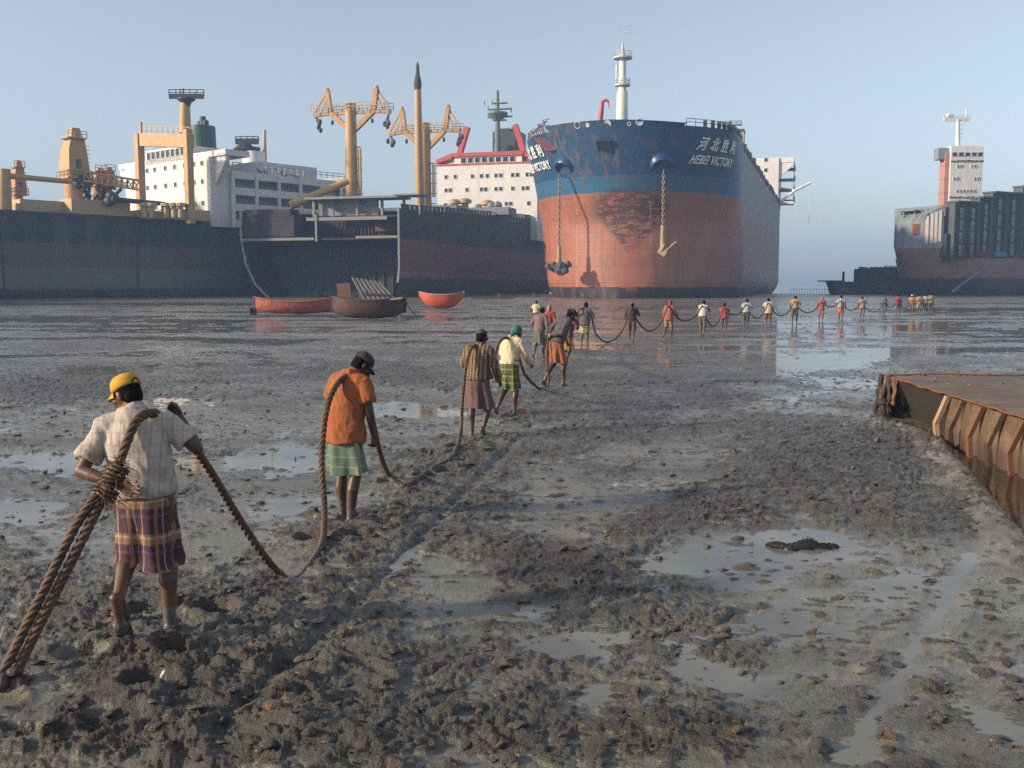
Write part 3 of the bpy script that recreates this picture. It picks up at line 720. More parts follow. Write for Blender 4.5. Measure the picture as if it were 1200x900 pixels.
# the name, in raised lettering on both bows
LETTER = paint('letter_white', (.82, .82, .78), .6, (.3, .25, .2), .2, 1.0)
def hull_text(txt, size, side, yc, zc, rev, name, width, shear=.0):
    cu = bpy.data.curves.new(name, 'FONT'); cu.body = txt; cu.size = size; cu.align_x = 'CENTER'; cu.resolution_u = 3; cu.extrude = .03; cu.space_character = 1.12; cu.shear = shear
    cu.offset = .016 * size
    ob = bpy.data.objects.new('tmp_text', cu); COL.objects.link(ob)
    dg = bpy.context.evaluated_depsgraph_get(); me = bpy.data.meshes.new_from_object(ob.evaluated_get(dg))
    bpy.data.objects.remove(ob, do_unlink=True)
    xs = [v.co.x for v in me.vertices]; sx = width / max(1e-3, max(xs) - min(xs))
    # arc length table along the shell at height zc
    tab = []; y = H.y0(zc) + .2; L = 0; prev = None
    while y < 24:
        p = V((side * (half_breadth(34, y, H.y0(zc), H.Le(zc), 2, 2, 400, 0, 1)), y, zc))
        if prev is not None: L += (p - prev).length
        tab.append((L, y)); prev = p; y += .1
    La = np.interp(yc, [a[1] for a in tab], [a[0] for a in tab])
    for v in me.vertices:
        a = La + v.co.x * sx * rev; y = float(np.interp(a, [q_[0] for q_ in tab], [q_[1] for q_ in tab]))
        z = zc + v.co.y
        f = lambda yy, zz: half_breadth(34, yy, H.y0(zz), H.Le(zz), 2, 2, 400, 0, 1)
        hb = f(y, z); gy = -(f(y + .2, z) - f(y - .2, z)) / .4; gz = -(f(y, z + .2) - f(y, z - .2)) / .4
        n = V((side, gy, gz)).normalized()
        v.co = V((side * hb, y, z)) + n * (.22 + v.co.z)
    ob = bpy.data.objects.new(name, me); COL.objects.link(ob); me.materials.append(LETTER); ob.parent = ship
    return ob
for side, rev in ((1, 1), (-1, -1)):
    hull_text('\u6cb3 \u5317 \u80dc \u5229', 2.0, side, 5.1, 22.6, rev, 'ship_name_characters', 9.0)
    hull_text('HEBEI VICTORY', 1.75, side, 5.1, 20.5, rev, 'ship_name_letters', 9.6, .12)
# hatch coamings and deck clutter along the rail
hc = MB()
for k in range(9):
    y = 24 + k * 13.2
    o1 = MB().box((0, y + 4.5, zt + 1.0), (25, 9.6, 2.0)); o1.box((0, y + 4.5, zt + 2.25), (27, 10.4, .5)); o1.build('hatch_cover', paint('hatch_brown', (.085, .05, .042), .7), ship)
for k in range(26):
    y = 22 + k * 4.6; MB().box((16.5, y, zt + .75), (.9, rr.uniform(1.6, 3.4), 1.5 + rr.uniform(-.4, .5)), (0, rr.uniform(-.2, .2), rr.uniform(-.1, .1))).build('bulwark_stay', paint('hatch_brown', (.085, .05, .042), .7), ship)
# accommodation block aft
Yh = 300.0
hx0, hx1, hy = -15, 15.5, 138.0
ztop = lc.at(900, 175, 285).z
hs_ = MB(); hs_.box((0, hy + 8, (zt + ztop - 3) / 2), (33, 16, ztop - 3 - zt)).box((-3.5, hy + 7, ztop - 1.4), (19, 13, 2.8))
house = hs_.build('accommodation_block', WHITE, ship)
wg = MB().box((0, hy + 2.6, ztop - 3.6), (41, 4.4, 1.4))
for s in (-1, 1): wg.loft([[(s * 16.5, hy + a, ztop - 8.5), (s * 16.5, hy + a, ztop - 4.3), (s * 20.4, hy + a, ztop - 4.3), (s * 20.4, hy + a, ztop - 5.0)] for a in (.6, 1.6)])
wg.build('bridge_wing', WHITE, ship)
windows(ship, (0, hy + .5, ztop - 1.4), (1, 0, 0), (0, 0, 1), [-10 + 1.9 * k for k in range(9)], [0], 1.3, 1.0, (0, -1, 0), GLASS, WHITE2)
windows(ship, (0, hy, zt), (1, 0, 0), (0, 0, 1), [5, 9.2, 13.0], [3.5, 6.6, 9.6, 12.4], .8, .9, (0, -1, 0), GLASS, WHITE2)
gl = MB()
for k in range(4):
    z = zt + 1.5 + k * 2.9; gl.box((18.6, hy + 6, z), (4.2, 7, .2)); rail(gl, [(20.6, hy + 2.6, z), (20.6, hy + 9.4, z)], 1.0, 1.2, .05); gl.bar((20.5, hy + 2.6, zt), (20.5, hy + 2.6, zt + 12), .2)
gl.build('side_gallery', GREYP, ship)
dvt = MB(); dvt.tube([(17, hy + 2, zt + 1), (21, hy + 2, zt + 4), (25, hy + 2, zt + 6)], .4, 6).tube([(17, hy + 5, zt + 5), (21, hy + 2, zt + 4)], .3, 6).bar((24.8, hy + 2, zt + 5.8), (24.8, hy + 2, zt - 5), .1)
dvt.box((18.6, hy + 3, zt + .6), (4, 5, .8)); dvt.build('boat_davit', WHITE, ship)
fun = MB().loft([[(-3.2 + x * 1, hy + 13 + y, z) for x, y in ((-2.6, -3), (2.6, -3), (2.6, 3), (-2.6, 3))] for z in (ztop - 1, lc.at(870, 156, 305).z)])
fx = lc.at(866.5, 156, 312); fun = MB().box((fx.x, fx.y, (ztop - 3 + fx.z) / 2), (3.0, 5, fx.z - ztop + 3))
fn = fun.build('funnel', BUFF2, ship); MB().box((fx.x, fx.y, fx.z + .45), (3.2, 5.3, .9)).build('funnel_top', DARK, fn)
mx = lc.at(855.5, 142, 303); mm = MB().cyl((mx.x, mx.y, ztop), (mx.x, mx.y, mx.z), .7, .4)
for dz, wd in ((-1.2, 7.0), (-4, 4.5)): mm.box((mx.x, mx.y, mx.z + dz), (wd, 1.6, .3)); rail(mm, [(mx.x - wd / 2, mx.y - .8, mx.z + dz), (mx.x + wd / 2, mx.y - .8, mx.z + dz)], 1.1, 1.4, .08)
mm.build('radar_mast', paint('mast_green', (.05, .09, .085), .6), ship)
pl = MB(); 
for s in (0, .8): pl.bar((16.5 + .15, 112 + s, zt - .5), (16.5 + .3, 112 + s, zt - 11), .25)
for k in range(8): pl.bar((16.9, 112, zt - 1.2 - k * 1.3), (16.9, 112.8, zt - 1.2 - k * 1.3), .2)
pl.build('pilot_ladder', DARK, ship)

# ------------------------------------------------------------------ black and green ship on the left, side on
TA = R(40)
P0 = V((-77, 150, 0))
sa = empty('cargo_ship', P0, -TA, 'long dark hulled ship at the left with yellow deck cranes and a green funnel', 'ship', 'ships beached on the mudflat')
la = Local(sa)
bands = [(0, (.040, .042, .040)), (1.6, (.155, .160, .130)), (4.2, (.175, .150, .120)), (5.0, (.135, .080, .062)), (8.8, (.014, .036, .033))]
HA = Hull(118, 29, -1, 13, lambda z: 0, lambda z: 30, 2, 2, 4.0, 34, .55)
ha = MB(); rings = []
for k in range(15):
    z = -1 + 14 * k / 14; ring = []
    for i in range(40):
        y = -62 + 128 * i / 39
        b_ = 29.0
        tl = max(0, (y - 30 - .3 * z) / (36 - .3 * z))
        cut = 14.5 * tl ** 2 * (1.15 - .045 * z)
        bl = max(0, 3.0 - (z + 1)); cut += 3.0 - math.sqrt(max(0, 9 - bl * bl))
        ring.append((-min(cut, 14), y, z + .0 * y))
    ring += [(-29 + min(14, -p[0]), p[1], p[2]) for p in reversed(ring)]
    rings.append([V(p) for p in ring])
ha.loft(rings).build('hull', hull_mat('dark_green_hull', 14, bands, (.09, .085, .07), .45, grid=(12, 4.2), rough=.65, rust_amt=.05, pale=((.24, .23, .20), .45)), sa, True, 40)
for y in (0.8, 22.5): MB().box((.05, y, 6.2), (.16, .30, 11.6)).build('fender_strip', DARK, sa)
ck = MB().box((-14, 0, 13.35), (27, 120, .5)); ck.build('deck_edge', DARK, sa)
# deck houses and winches in buff
dh = MB()
for px, py, Y, w_, h_ in ((70, 247, 163, 14, 2.2), (112, 246, 165, 10, 2.6), (40, 249, 160, 7, 1.5), (185, 252, 173, 9, 1.4), (215, 252, 174, 8, 1.8)):
    p = la.at(px, py, Y); dh.box((p.x, p.y, 13.4 + h_ / 2), (4, w_, h_))
for px in (60, 66, 100, 128, 133, 170, 178, 195, 204, 212):
    p = la.at(px, 250, 166); dh.cyl((p.x, p.y, 13.4), (p.x, p.y, 15.2), .45).lathe([(.9, 0), (.9, .5), (.3, .6)], (p.x, p.y, 15.2), 10)
dh.build('deck_house', BUFF2, sa)
def crane(px, pyb, pym, pyt, Y, w, mat, root, jib=None, name='deck_crane'):
    loc = Local(root); b0 = loc.at(px, pyb, Y); m0 = loc.at(px, pym, Y); t0 = loc.at(px, pyt, Y); hgt = t0.z - m0.z
    r = w / 2 * Y / FPX
    c = MB().cyl((b0.x, b0.y, 12.8), (b0.x, b0.y, m0.z), r, r, 20); co = c.build(name, mat, root, True, 50)
    u = MB()
    prof = [(0, 1.25, 1.2), (.18, 1.25, 1.2), (.55, 1.05, 1.05), (.78, .72, .8), (.80, .62, .7), (1, .42, .45)]
    u.loft([[(m0.x + sx * r * a, m0.y + sy * r * b_ + (.2 * r if f > .7 else 0), m0.z + hgt * f) for sx, sy in ((-1, -1), (1, -1), (1, 1), (-1, 1))] for f, a, b_ in prof])
    u.box((m0.x, m0.y, m0.z - .05), (r * 2.9, r * 2.9, .25)); u.box((m0.x, m0.y, m0.z + hgt * .79), (r * 2.2, r * 2.2, .2))
    u.build('crane_house', mat, co)
    k = MB().box((m0.x + r * 1.25, m0.y - r * .1, m0.z + hgt * .27), (.2, r * .5, hgt * .18)); k.build('crane_window', GLASS, co)
    rl = MB(); rail(rl, [(m0.x - r * 1.45, m0.y - r * 1.45, m0.z), (m0.x + r * 1.45, m0.y - r * 1.45, m0.z), (m0.x + r * 1.45, m0.y + r * 1.45, m0.z)], 1.1, 1.2, .05)
    rail(rl, [(m0.x + r * 1.1, m0.y - r * 1.1, m0.z + hgt * .8), (m0.x + r * 1.1, m0.y + r * 1.1, m0.z + hgt * .8)], 1.0, 1.0, .05)
    for q_ in range(9): rl.bar((m0.x + r * 1.26, m0.y + r * .9, m0.z + q_ * hgt * .08), (m0.x + r * 1.26, m0.y + r * 1.3, m0.z + q_ * hgt * .08), .08)
    rl.build('crane_railing', mat, co)
    if jib:
        a, b_ = loc.at(*jib[0]), loc.at(*jib[1]); j = MB(); truss(j, a, b_, 1.5, 9, .22); j.build('crane_jib', mat, co)
crane(87.5, 250, 209, 150, 165, 20, BUFF, sa, ((100, 207, 164), (163, 217, 166)))
crane(116, 248, 218, 197, 176, 13, paint('tan_paint', (.42, .22, .12), .6), sa)
crane(127, 248, 218, 196, 178, 11, paint('tan_paint', (.42, .22, .12), .6), sa)
crane(22, 252, 228, 188, 178, 11, paint('tan_paint', (.42, .22, .12), .6), sa)
bm = MB(); bm.cyl(la.at(5, 250, 155), la.at(5, 198, 155), 1.1, .9); bm.build('derrick_post', BUFF, sa, True, 50)
bm = MB(); bm.cyl(la.at(8, 206, 155), la.at(84, 213, 160), .45, .4); bm.build('derrick_boom', BUFF, sa, True, 50)
bm = MB(); bm.cyl(la.at(136, 234, 165), la.at(194, 239, 168), .42, .36); bm.cyl(la.at(194, 239, 168), la.at(195, 252, 168), .8, .6); bm.build('derrick_boom', DARK, sa, True, 50)
bk = MB(); rr = random.Random(4)
for k in range(26):
    p = la.at(rr.uniform(96, 136), rr.uniform(216, 246), 167); bk.bar(p, p + V((rr.uniform(-1, 1), rr.uniform(-2, 2), rr.uniform(-3, 2))), rr.uniform(.15, .5))
for px, py in ((92, 215), (96, 212), (100, 215), (130, 230), (134, 233), (128, 236)): bk.ell(la.at(px, py, 164), (.9, .9, .9), None, 8, 6)
bk.build('winch_gear', DARK, sa)
# goalpost mast
def posts(px, pyb, pyt, Y, w, mb, loc):
    a, b_ = loc.at(px, pyb, Y), loc.at(px, pyt, Y); r = w * Y / FPX
    mb.box(((a.x + b_.x) / 2, a.y, (a.z + b_.z) / 2), (r, r, b_.z - a.z)); return b_
gp = MB(); A = posts(165.5, 258, 157, 175, 8, gp, la); gp2 = MB(); B_ = posts(222.5, 262, 152, 167, 8, gp2, la)
gm = gp.build('goalpost_mast', BUFF, sa); gp2.build('mast_post', BUFF, gm)
xb = MB().bar(A + V((0, 0, -1.0)), B_ + V((0, 0, -1.8)), 1.5, 2.2); xb.bar(A + V((0, 0, .2)), A + V((0, 0, 2)), .35); 
rail(xb, [A + V((0, 0, .3)), B_ + V((0, 0, -.6))], 1.0, 1.5, .05); xb.build('cross_beam', BUFF, gm)
tpm = MB(); c0, c1 = la.at(217, 156, 169), la.at(217, 121, 169); tpm.cyl(c0, c1, 1.0, .75); tpm.build('topmast', BUFF, gm, True, 50)
pl = MB(); c2 = la.at(218, 117, 169)
pl.lathe([(.5, -1.6), (.8, -.5), (1.5, .0), (1.5, .2)], (c2.x, c2.y, c2.z), 12)
a, b_ = la.at(198, 113, 169), la.at(239, 113, 169); pl.bar(a, b_, .22, .8); rail(pl, [a, b_], 1.1, 1.0, .06)
for px, py in ((211, 104), (215, 103), (205, 110), (228, 108)): pl.bar(la.at(px, 113, 169), la.at(px, py, 169), .15)
pl.build('crow_nest', DARK, gm)
# accommodation: white front, wing, side galleries
cx, cy_ = la.at(248, 262, 178).x, la.at(248, 262, 178).y
zb, zt_ = 12.6, la.at(205, 188, 184).z
hw = MB().box((cx - 14.4, cy_ + 2, (zb + zt_) / 2), (28.8, 4, zt_ - zb)); ac = hw.build('accommodation_block', WHITE, sa)
zw = la.at(200, 170, 184).z
MB().box((cx - 15, cy_ + 5, (zt_ + zw) / 2), (14, 9, zw - zt_)).build('wheelhouse', WHITE, sa)
wg = MB().box((cx - 14, cy_ + 3, zt_ + .5), (36, 5, 1.0))
for s in (0, 1):
    x0 = cx + 0.0 if s else cx - 28.8; d_ = 1 if s else -1
    wg.loft([[(x0, cy_ + a, zt_ - 5), (x0, cy_ + a, zt_), (x0 + d_ * 3.6, cy_ + a, zt_), (x0 + d_ * 3.4, cy_ + a, zt_ - 1)] for a in (.9, 1.6)])
wg.build('bridge_wing', WHITE, sa)
windows(sa, (cx - 15, cy_ + .5, (zt_ + zw) / 2 + .3), (1, 0, 0), (0, 0, 1), [-5.8 + 1.65 * k for k in range(8)], [0], 1.1, 1.3, (0, -1, 0), GLASS, WHITE2)
windows(sa, (cx - 14.4, cy_, zb), (1, 0, 0), (0, 0, 1), [-9, -6.3, -3.6, 0, 3.2, 6.4, 9.4, 12], [4.2, 8.0, 11.2], .75, .75, (0, -1, 0), GLASS, WHITE2)
gb = MB(); L_ = 30.0
for k in range(4):
    z = zb + .2 + k * 2.9
    gb.box((cx - 1.2, cy_ + 4 + L_ / 2, z), (4.4, L_, .35)); gb.box((cx + .9, cy_ + 4 + L_ / 2, z + .65), (.16, L_, 1.0))
for k in range(7): gb.box((cx + .9, cy_ + 4 + k * L_ / 6, zb + 5), (.5, .6, 10))
gb.build('side_gallery', WHITE, sa)
bw = MB().box((cx - 15, cy_ + 4 + L_ / 2, zb + 5.2), (24, L_, 10.4)); bw.box((cx - 14, cy_ + 20, zb + 11.6), (20, 14, 2.6)); bw.build('after_house', WHITE2, sa)
windows(sa, (cx - 3.0, cy_ + 4 + L_ / 2, zb), (0, 1, 0), (0, 0, 1), [-12.4, -7.2, -2.4, 2.4, 7.4, 12.2], [2, 5, 8], .9, 1.2, (1, 0, 0), GLASS, WHITE2)
rl = MB(); rail(rl, [(cx + 1, cy_ + 4, zb + 10.4), (cx + 1, cy_ + 34, zb + 10.4), (cx - 20, cy_ + 34, zb + 10.4)], 1.1, 1.4, .06)
rail(rl, [(cx - 8.4, cy_ + .8, zw), (cx - 21.6, cy_ + .8, zw)], 1.0, 1.6, .05); rl.build('railing', WHITE2, sa)
f0, f1 = la.at(238, 190, 190), la.at(238, 152, 190)
fn = MB().lathe([(2.6, 0), (2.6, f1.z - f0.z)], (f0.x, f0.y, f0.z - 6), 18).lathe([(2.6, f1.z - f0.z - 6.002), (2.4, f1.z - f0.z + .6)], (f0.x, f0.y, f0.z), 18)
fo = fn.build('funnel', paint('funnel_green', (.022, .075, .062), .5, (.03, .03, .03), .3), sa, True, 40)
ft = MB()
for dx in (-1, 0, 1): ft.cyl((f1.x + dx * .9, f1.y, f1.z), (f1.x + dx * .9, f1.y, f1.z + 1.6 + (dx == 0) * .8), .6, .55, 10)
ft.build('exhaust_pipe', DARK, fo)
a, b_ = la.at(298, 205, 200), la.at(298, 178, 200)
af = MB().cyl((a.x, a.y, a.z - 6), b_, 2.2, 2.1, 18); a2 = la.at(289, 178, 200); af.cyl((a2.x, a2.y, a2.z - 8), a2, 1.0, .9); af.build('white_vent_tower', WHITE, sa, True, 50)
pl = MB(); a, b_ = la.at(276, 166, 200), la.at(303, 166, 200); pl.bar(a, b_, .5, 1.0); rail(pl, [a, b_], 1.0, 1.0, .08)
pl.lathe([(.5, -2.5), (2.4, -.6), (1.0, .6)], la.at(287, 172, 200), 10); pl.bar(la.at(295, 176, 200), la.at(304, 177, 200), 1.4); pl.build('radar_platform', DARK, sa)
MB().cyl(la.at(310, 205, 202), la.at(310, 152, 202), .55, .3).build('signal_mast', BUFF2, sa)
gd = MB(); rr = random.Random(14)
for k in range(22):
    p = la.at(rr.uniform(258, 340), rr.uniform(196, 216), 190); gd.bar(p, p + V((rr.uniform(-.6, .6), rr.uniform(-3, 3), rr.uniform(-2, .5))), rr.uniform(.12, .6))
gd.build('boat_deck_gear', GREYP, sa)

# ------------------------------------------------------------------ half dismantled ship: open cut section, twin yellow masts, red trimmed house
TC = R(16)
sc_ = empty('cargo_ship', (-18.2, 163.0, 0), -TC, 'half dismantled dark ship with open cut hull end, yellow masts and red trimmed white house', 'ship', 'ships beached on the mudflat')
lq = Local(sc_)
def zdeck(y): return 14.6 + 3.8 * min(1, max(0, y / 85))
mh = hull_mat('cut_ship_hull', 20, [(0, (.028, .028, .030)), (3.4, (.22, .19, .17)), (4.5, (.21, .080, .060)), (9.9, (.014, .036, .038))], (.06, .045, .04), .5, grid=(11, 3.6), rough=.65, rust_amt=.05, pale=((.26, .23, .20), .35))
Wc = 29.2
def section(y, t=0.0, tail=1.0):
    zd = zdeck(y); pts = []; cut = 0
    if y > 104: cut = ((y - 104) / 16) ** 2 * 5
    x1, x0 = -t - cut * tail, -Wc + t + cut * tail
    z_b = -1.0 + t
    pts += [(x1, y, zd), (x1, y, zd * .66), (x1, y, 5)]
    for k in range(1, 5): a = k / 4 * math.pi / 2; pts.append((x1 - 3.2 * (1 - math.cos(a)), y, 5 - (5 - z_b) * math.sin(a)))
    for k in range(4): a = math.pi / 2 * (1 - k / 4); pts.append((x0 + 8.5 * (1 - math.cos(a)) + .0, y, 10.5 - (10.5 - z_b) * math.sin(a)))
    pts += [(x0, y, 10.5), (x0, y, zd * .85), (x0, y, zd)]
    return [V(p) for p in pts]
st = [0, 6, 14, 25, 40, 55, 70, 82, 90, 98, 104, 112, 120]
hl = MB(); hl.loft([section(y) for y in st], False, False); hl.loft([section(120), [p + V((0, .05, 0)) for p in section(120)]], True, True)
hl.build('hull', mh, sc_, True, 35)
il = MB(); il.loft([section(y, .35) for y in st[:4]], False, False); il.build('inner_shell', NEAR_BLACK, sc_)
# torn bright edge of the left side plating, thinner at the right
ed = MB(); s0, s1 = section(0), section(0, .55)
rr = random.Random(2)
for i in range(8, len(s0) - 1):
    for k in range(4):
        f0, f1 = k / 4, (k + 1.02) / 4; a, b_ = s0[i].lerp(s0[i + 1], f0), s0[i].lerp(s0[i + 1], f1)
        ed.bar(a + V((.3, -.1, 0)), b_ + V((.2 + rr.uniform(-.1, .2), -.12, 0)), .22 + rr.uniform(0, .3), .25)
ed.build('cut_plate_edge', paint('bare_cut_steel', (.42, .30, .26), .7, (.15, .06, .04), .5, 1.2), sc_)
e2 = MB()
for i in range(0, 3): e2.bar(s0[i] + V((-.15, -.06, 0)), s0[i + 1] + V((-.15, -.06, 0)), .3, .25)
e2.build('cut_edge_strip', GREYP, sc_)
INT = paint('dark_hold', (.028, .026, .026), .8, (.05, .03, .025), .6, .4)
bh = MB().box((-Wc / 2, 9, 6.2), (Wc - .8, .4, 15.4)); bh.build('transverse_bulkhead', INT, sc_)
stf = MB()
for k in range(16): stf.box((-1.6 - k * 1.68, 8.7, 5), (.18, .4, 10.5))
stf.build('bulkhead_stiffener', DARK, sc_)
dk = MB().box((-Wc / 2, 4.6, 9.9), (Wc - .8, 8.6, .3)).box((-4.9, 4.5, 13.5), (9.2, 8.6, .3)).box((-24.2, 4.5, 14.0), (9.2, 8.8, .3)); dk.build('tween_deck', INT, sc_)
ledge = MB().box((-22, -.1, 9.95), (13.4, .3, .45)).box((-4, -.1, 10.1), (7.4, .3, .4)).box((-9.5, .2, 13.2), (14.5, .3, .55)).box((-14.9, .0, 11.7), (.35, .3, 4.4)); ledge.build('cut_deck_edge', paint('pale_cut_steel', (.24, .22, .20), .7), sc_)
bx = MB().box((-23.9, 1.8, 12.2), (9.6, 3.2, 3.6)); bx.box((-24.2, 1.9, 14.6), (8.8, 3.0, .8)); bx.build('hanging_tank', INT, sc_)
fr = MB(); rr = random.Random(8)
for k in range(20): x = -14.2 + k * .68; fr.box((x, 7.4, 11.6), (.14, .3, 3.2))
fr.box((-4.6, 6.5, 12.4), (5.0, .4, 2.0)); fr.build('frame_ribs', RUST, sc_)
uh = MB(); 
for x in (-17, -13.5, -9, -4.5, -.6): uh.box((x, 3.4, 15.3), (.4, .4, 3.0))
uh.box((-9, 3.6, 16.7), (17, 5.2, .35)).box((-11.2, 4.6, 15.3), (11, .4, 2.6)); uh.box((1.0, 2.6, 16.9), (4.4, 4.4, .25)).box((3.0, 1.2, 15.3), (.2, .2, 3.2)); uh.build('torn_deck_house', GREYP, sc_)
rb = MB()
for k in range(40): rb.box((rr.uniform(-20, -2), rr.uniform(-1.0, 4), .3 + rr.uniform(0, .5)), (rr.uniform(.3, 1.8), rr.uniform(.3, 1.5), rr.uniform(.15, .6)), (rr.random(), rr.random(), rr.random()))
tag(rb.build('hold_scrap', INT, sc_), kind='stuff')
dkk = MB(); dkk.loft([[V((-.1, y, zdeck(y) - .05)), V((-Wc + .1, y, zdeck(y) - .05)), V((-Wc + .1, y, zdeck(y) - .3)), V((-.1, y, zdeck(y) - .3))] for y in (8.8, 25, 55, 82, 94)]); dkk.build('main_deck', DARK, sc_)
bl = MB()
for k in range(44):
    y = 2 + k * 2.1; bl.box((-.25, y, zdeck(y) + .35), (.14, 1.3, .7))
bl.bar((-.25, 1, zdeck(1) + .75), (-.25, 84, zdeck(84) + .75), .16); bl.build('bulwark', DGREEN, sc_)
for px, py in ((533, 239), (545, 238), (571, 240)):
    vs = MB()
    p = lq.at(px, py, 225); vs.cyl((p.x, p.y, 16), p, .8); vs.lathe([(1.5, 0), (1.5, .7), (.5, 1.1)], p, 12)
    vs.build('mushroom_vent', BUFF2, sc_, True, 50)
dh = MB()
for px, w_, h_ in ((508, 16, 1.8), (530, 12, 2.2), (590, 12, 1.6)):
    p = lq.at(px, 250, 215); dh.box((p.x - 4, p.y, zdeck(p.y) + h_ / 2), (w_, 6, h_))
for px, py in ((560, 244), (576, 242), (580, 244), (583, 241)): dh.ell(lq.at(px, py, 222), (1.1, 1.1, 1.0), None, 8, 6)
dh.build('deck_house', GREYP, sc_)
def ymast(pxc, pyb, pyj, pyt, Y, half, wd):
    s = Y / FPX
    b0, j, t0 = lq.at(pxc, pyb, Y), lq.at(pxc, pyj, Y), lq.at(pxc, pyt, Y)
    po = MB().lathe([(wd * s / 2 * 1.05, 0), (wd * s / 2 * .9, t0.z - b0.z + 1)], (b0.x, b0.y, b0.z), 18); po.box((b0.x + wd * s * .75, b0.y, (b0.z + j.z) / 2), (.5, .5, (j.z - b0.z) * .5))
    for k in range(5): po.bar((b0.x + wd * s * .5, b0.y, j.z - 3 - k * 2), (b0.x + wd * s * .95, b0.y, j.z - 3 - k * 2), .2)
    root = po.build('cargo_mast', BUFF, sc_, True, 50)
    def P(dx, dy): return V((t0.x + dx * s, t0.y, t0.z - dy * s))
    ar = MB()
    for sg in (-1, 1):
        ar.bar(P(0, 26), P(sg * half * .56, 3), 5.5 * s); ar.bar(P(sg * half * .56, 4), P(sg * half * .64, -22), 5 * s); ar.bar(P(sg * half * .56, 3), P(sg * half, 6), 3.4 * s)
        ar.bar(P(sg * half * .64, -22), P(sg * half * .98, 2), .3); ar.bar(P(sg * half * .60, -20), P(sg * half * .8, 2), .2)
        ar.ell(P(sg * half * .64, -22.5), (3.0 * s,) * 3, None, 8, 6)
    ar.bar(P(-half, 4), P(half, 4), 4.2 * s, 3.4 * s); ar.build('crosstree', BUFF, root)
    rl = MB(); 
    for a in (-1.2, 1.2): rail(rl, [P(-half, 3) + V((0, a, 0)), P(half, 3) + V((0, a, 0))], 1.3, 1.5, .05)
    rl.build('walkway_rail', BUFF, root)
    rr = random.Random(int(pxc))
    for sg in (-1, 1):
        for q_ in range(4):
            c = P(sg * half * rr.uniform(.82, 1.06), rr.uniform(10, 22)); bk = MB(); bk.ell(c, (2.4 * s, 2.4 * s, 3.2 * s), None, 8, 6); bk.bar(c, P(sg * half * .95, 6), .14); bk.build('pulley_block', DARK, root)
        c = P(sg * half * .52, 14); MB().ell(c, (1.8 * s, 1.8 * s, 3 * s), None, 8, 6).build('pulley_block', DARK, root)
    return root
ymast(412.5, 242, 152, 128, 176, 48, 14)
ymast(498, 250, 174, 150, 204, 44, 15)
bm = MB().cyl(lq.at(340, 241, 172), lq.at(408, 212, 174), .75, .6); bm.bar(lq.at(376, 226, 173), lq.at(376, 233, 173), .25); bm.build('derrick_boom', BUFF, sc_, True, 50)
a, b_, c = lq.at(492, 246, 196), lq.at(489.5, 99, 196), lq.at(489.5, 73, 196)
tb = MB().cyl(a, b_, .95, .62, 14); tbo = tb.build('raised_boom', BUFF, sc_, True, 50)
MB().lathe([(.62, -1.2), (.80, 0), (.62, 1.2), (.42, 1.8), (.32, 3.4), (.12, c.z - b_.z)], b_, 10).build('boom_head', DARK, tbo)
# superstructure
Yh = 248.0
h0, h1 = lq.at(512, 262, Yh), lq.at(630, 262, Yh - 6); zt_ = lq.at(570, 195, Yh).z; yh = (h0.y + h1.y) / 2
xm = (h0.x + h1.x) / 2; wH = abs(h1.x - h0.x)
hs_ = MB().box((xm, yh + 7, (13 + zt_) / 2), (wH, 14, zt_ - 13)); hs_.build('accommodation_block', WHITE, sc_)
zw = lq.at(570, 184, Yh).z
MB().box((xm, yh + 5.5, (zt_ + zw) / 2), (wH * .68, 9, zw - zt_)).build('wheelhouse', WHITE, sc_)
rt = MB().box((xm, yh + 5.4, zw + .45), (wH * .72, 10, .9)); rt.box((xm, yh + 2.5, zt_ + .4), (wH + 1.6, 4, .35))
for sg in (-1, 1):
    rt.loft([[(xm + sg * wH * .36, yh + a, zw + .9), (xm + sg * wH * .52, yh + a, zw - .5), (xm + sg * wH * .52, yh + a, zw - 1.4), (xm + sg * wH * .36, yh + a, zw - .4)] for a in (.6, 5)])
    rt.bar((xm + sg * wH * .33, yh + 4, zw + .6), (xm + sg * wH * .24, yh + 4, zw + 7.6), 1.6, 1.2)
rt.build('red_roof_trim', REDP, sc_)
windows(sc_, (xm, yh + 1.0, (zt_ + zw) / 2 + .2), (1, 0, 0), (0, 0, 1), [-6.2 + 1.78 * k for k in range(8)], [0], 1.25, 1.15, (0, -1, 0), GLASS, WHITE2)
fx = [-10.4, -8.0, -3.6, -1.3, .2, 2.4, 3.6, 6.6, 7.8, 10.2, 11.3]
hh_ = zt_ - 15
for z, sel in ((zt_ - 2.6, fx), (zt_ - 5.8, [-10.4, -9.3, -5, -1.3, -.2, 2.4, 3.6, 6.6, 9.2, 10.3]), (zt_ - 9.4, [-10.6, -5.4, -.6, .6, 5, 6.1, 10.6]), (zt_ - 12.6, [-4, 2, 6.2, 10.2])):
    windows(sc_, (xm, yh, z), (1, 0, 0), (0, 0, 1), sel, [0], .72, .85, (0, -1, 0), GLASS, WHITE2)
a, b_ = lq.at(583, 190, 252), lq.at(583, 106, 252)
mm = MB().cyl(a, b_, .95, .35); 
for py, wd in ((121, 9), (128, 14), (137, 15), (141, 8)): p = lq.at(583, py, 252); mm.box((p.x + .6, p.y, p.z), (wd * .21 * 2, 1.4, .22)); 
for px, py in ((568, 118), (572, 124), (599, 126), (594, 132), (577, 117)): mm.bar(lq.at(px, py, 252), lq.at(px, py + 6, 252), .2)
p = lq.at(583, 134, 252); mm.lathe([(.9, -1.6), (2.6, 0), (2.6, .4)], p, 12); mm.build('radar_mast', paint('mast_sage', (.12, .17, .14), .6), sc_)
a, b_ = lq.at(597, 192, 258), lq.at(597, 156, 258)
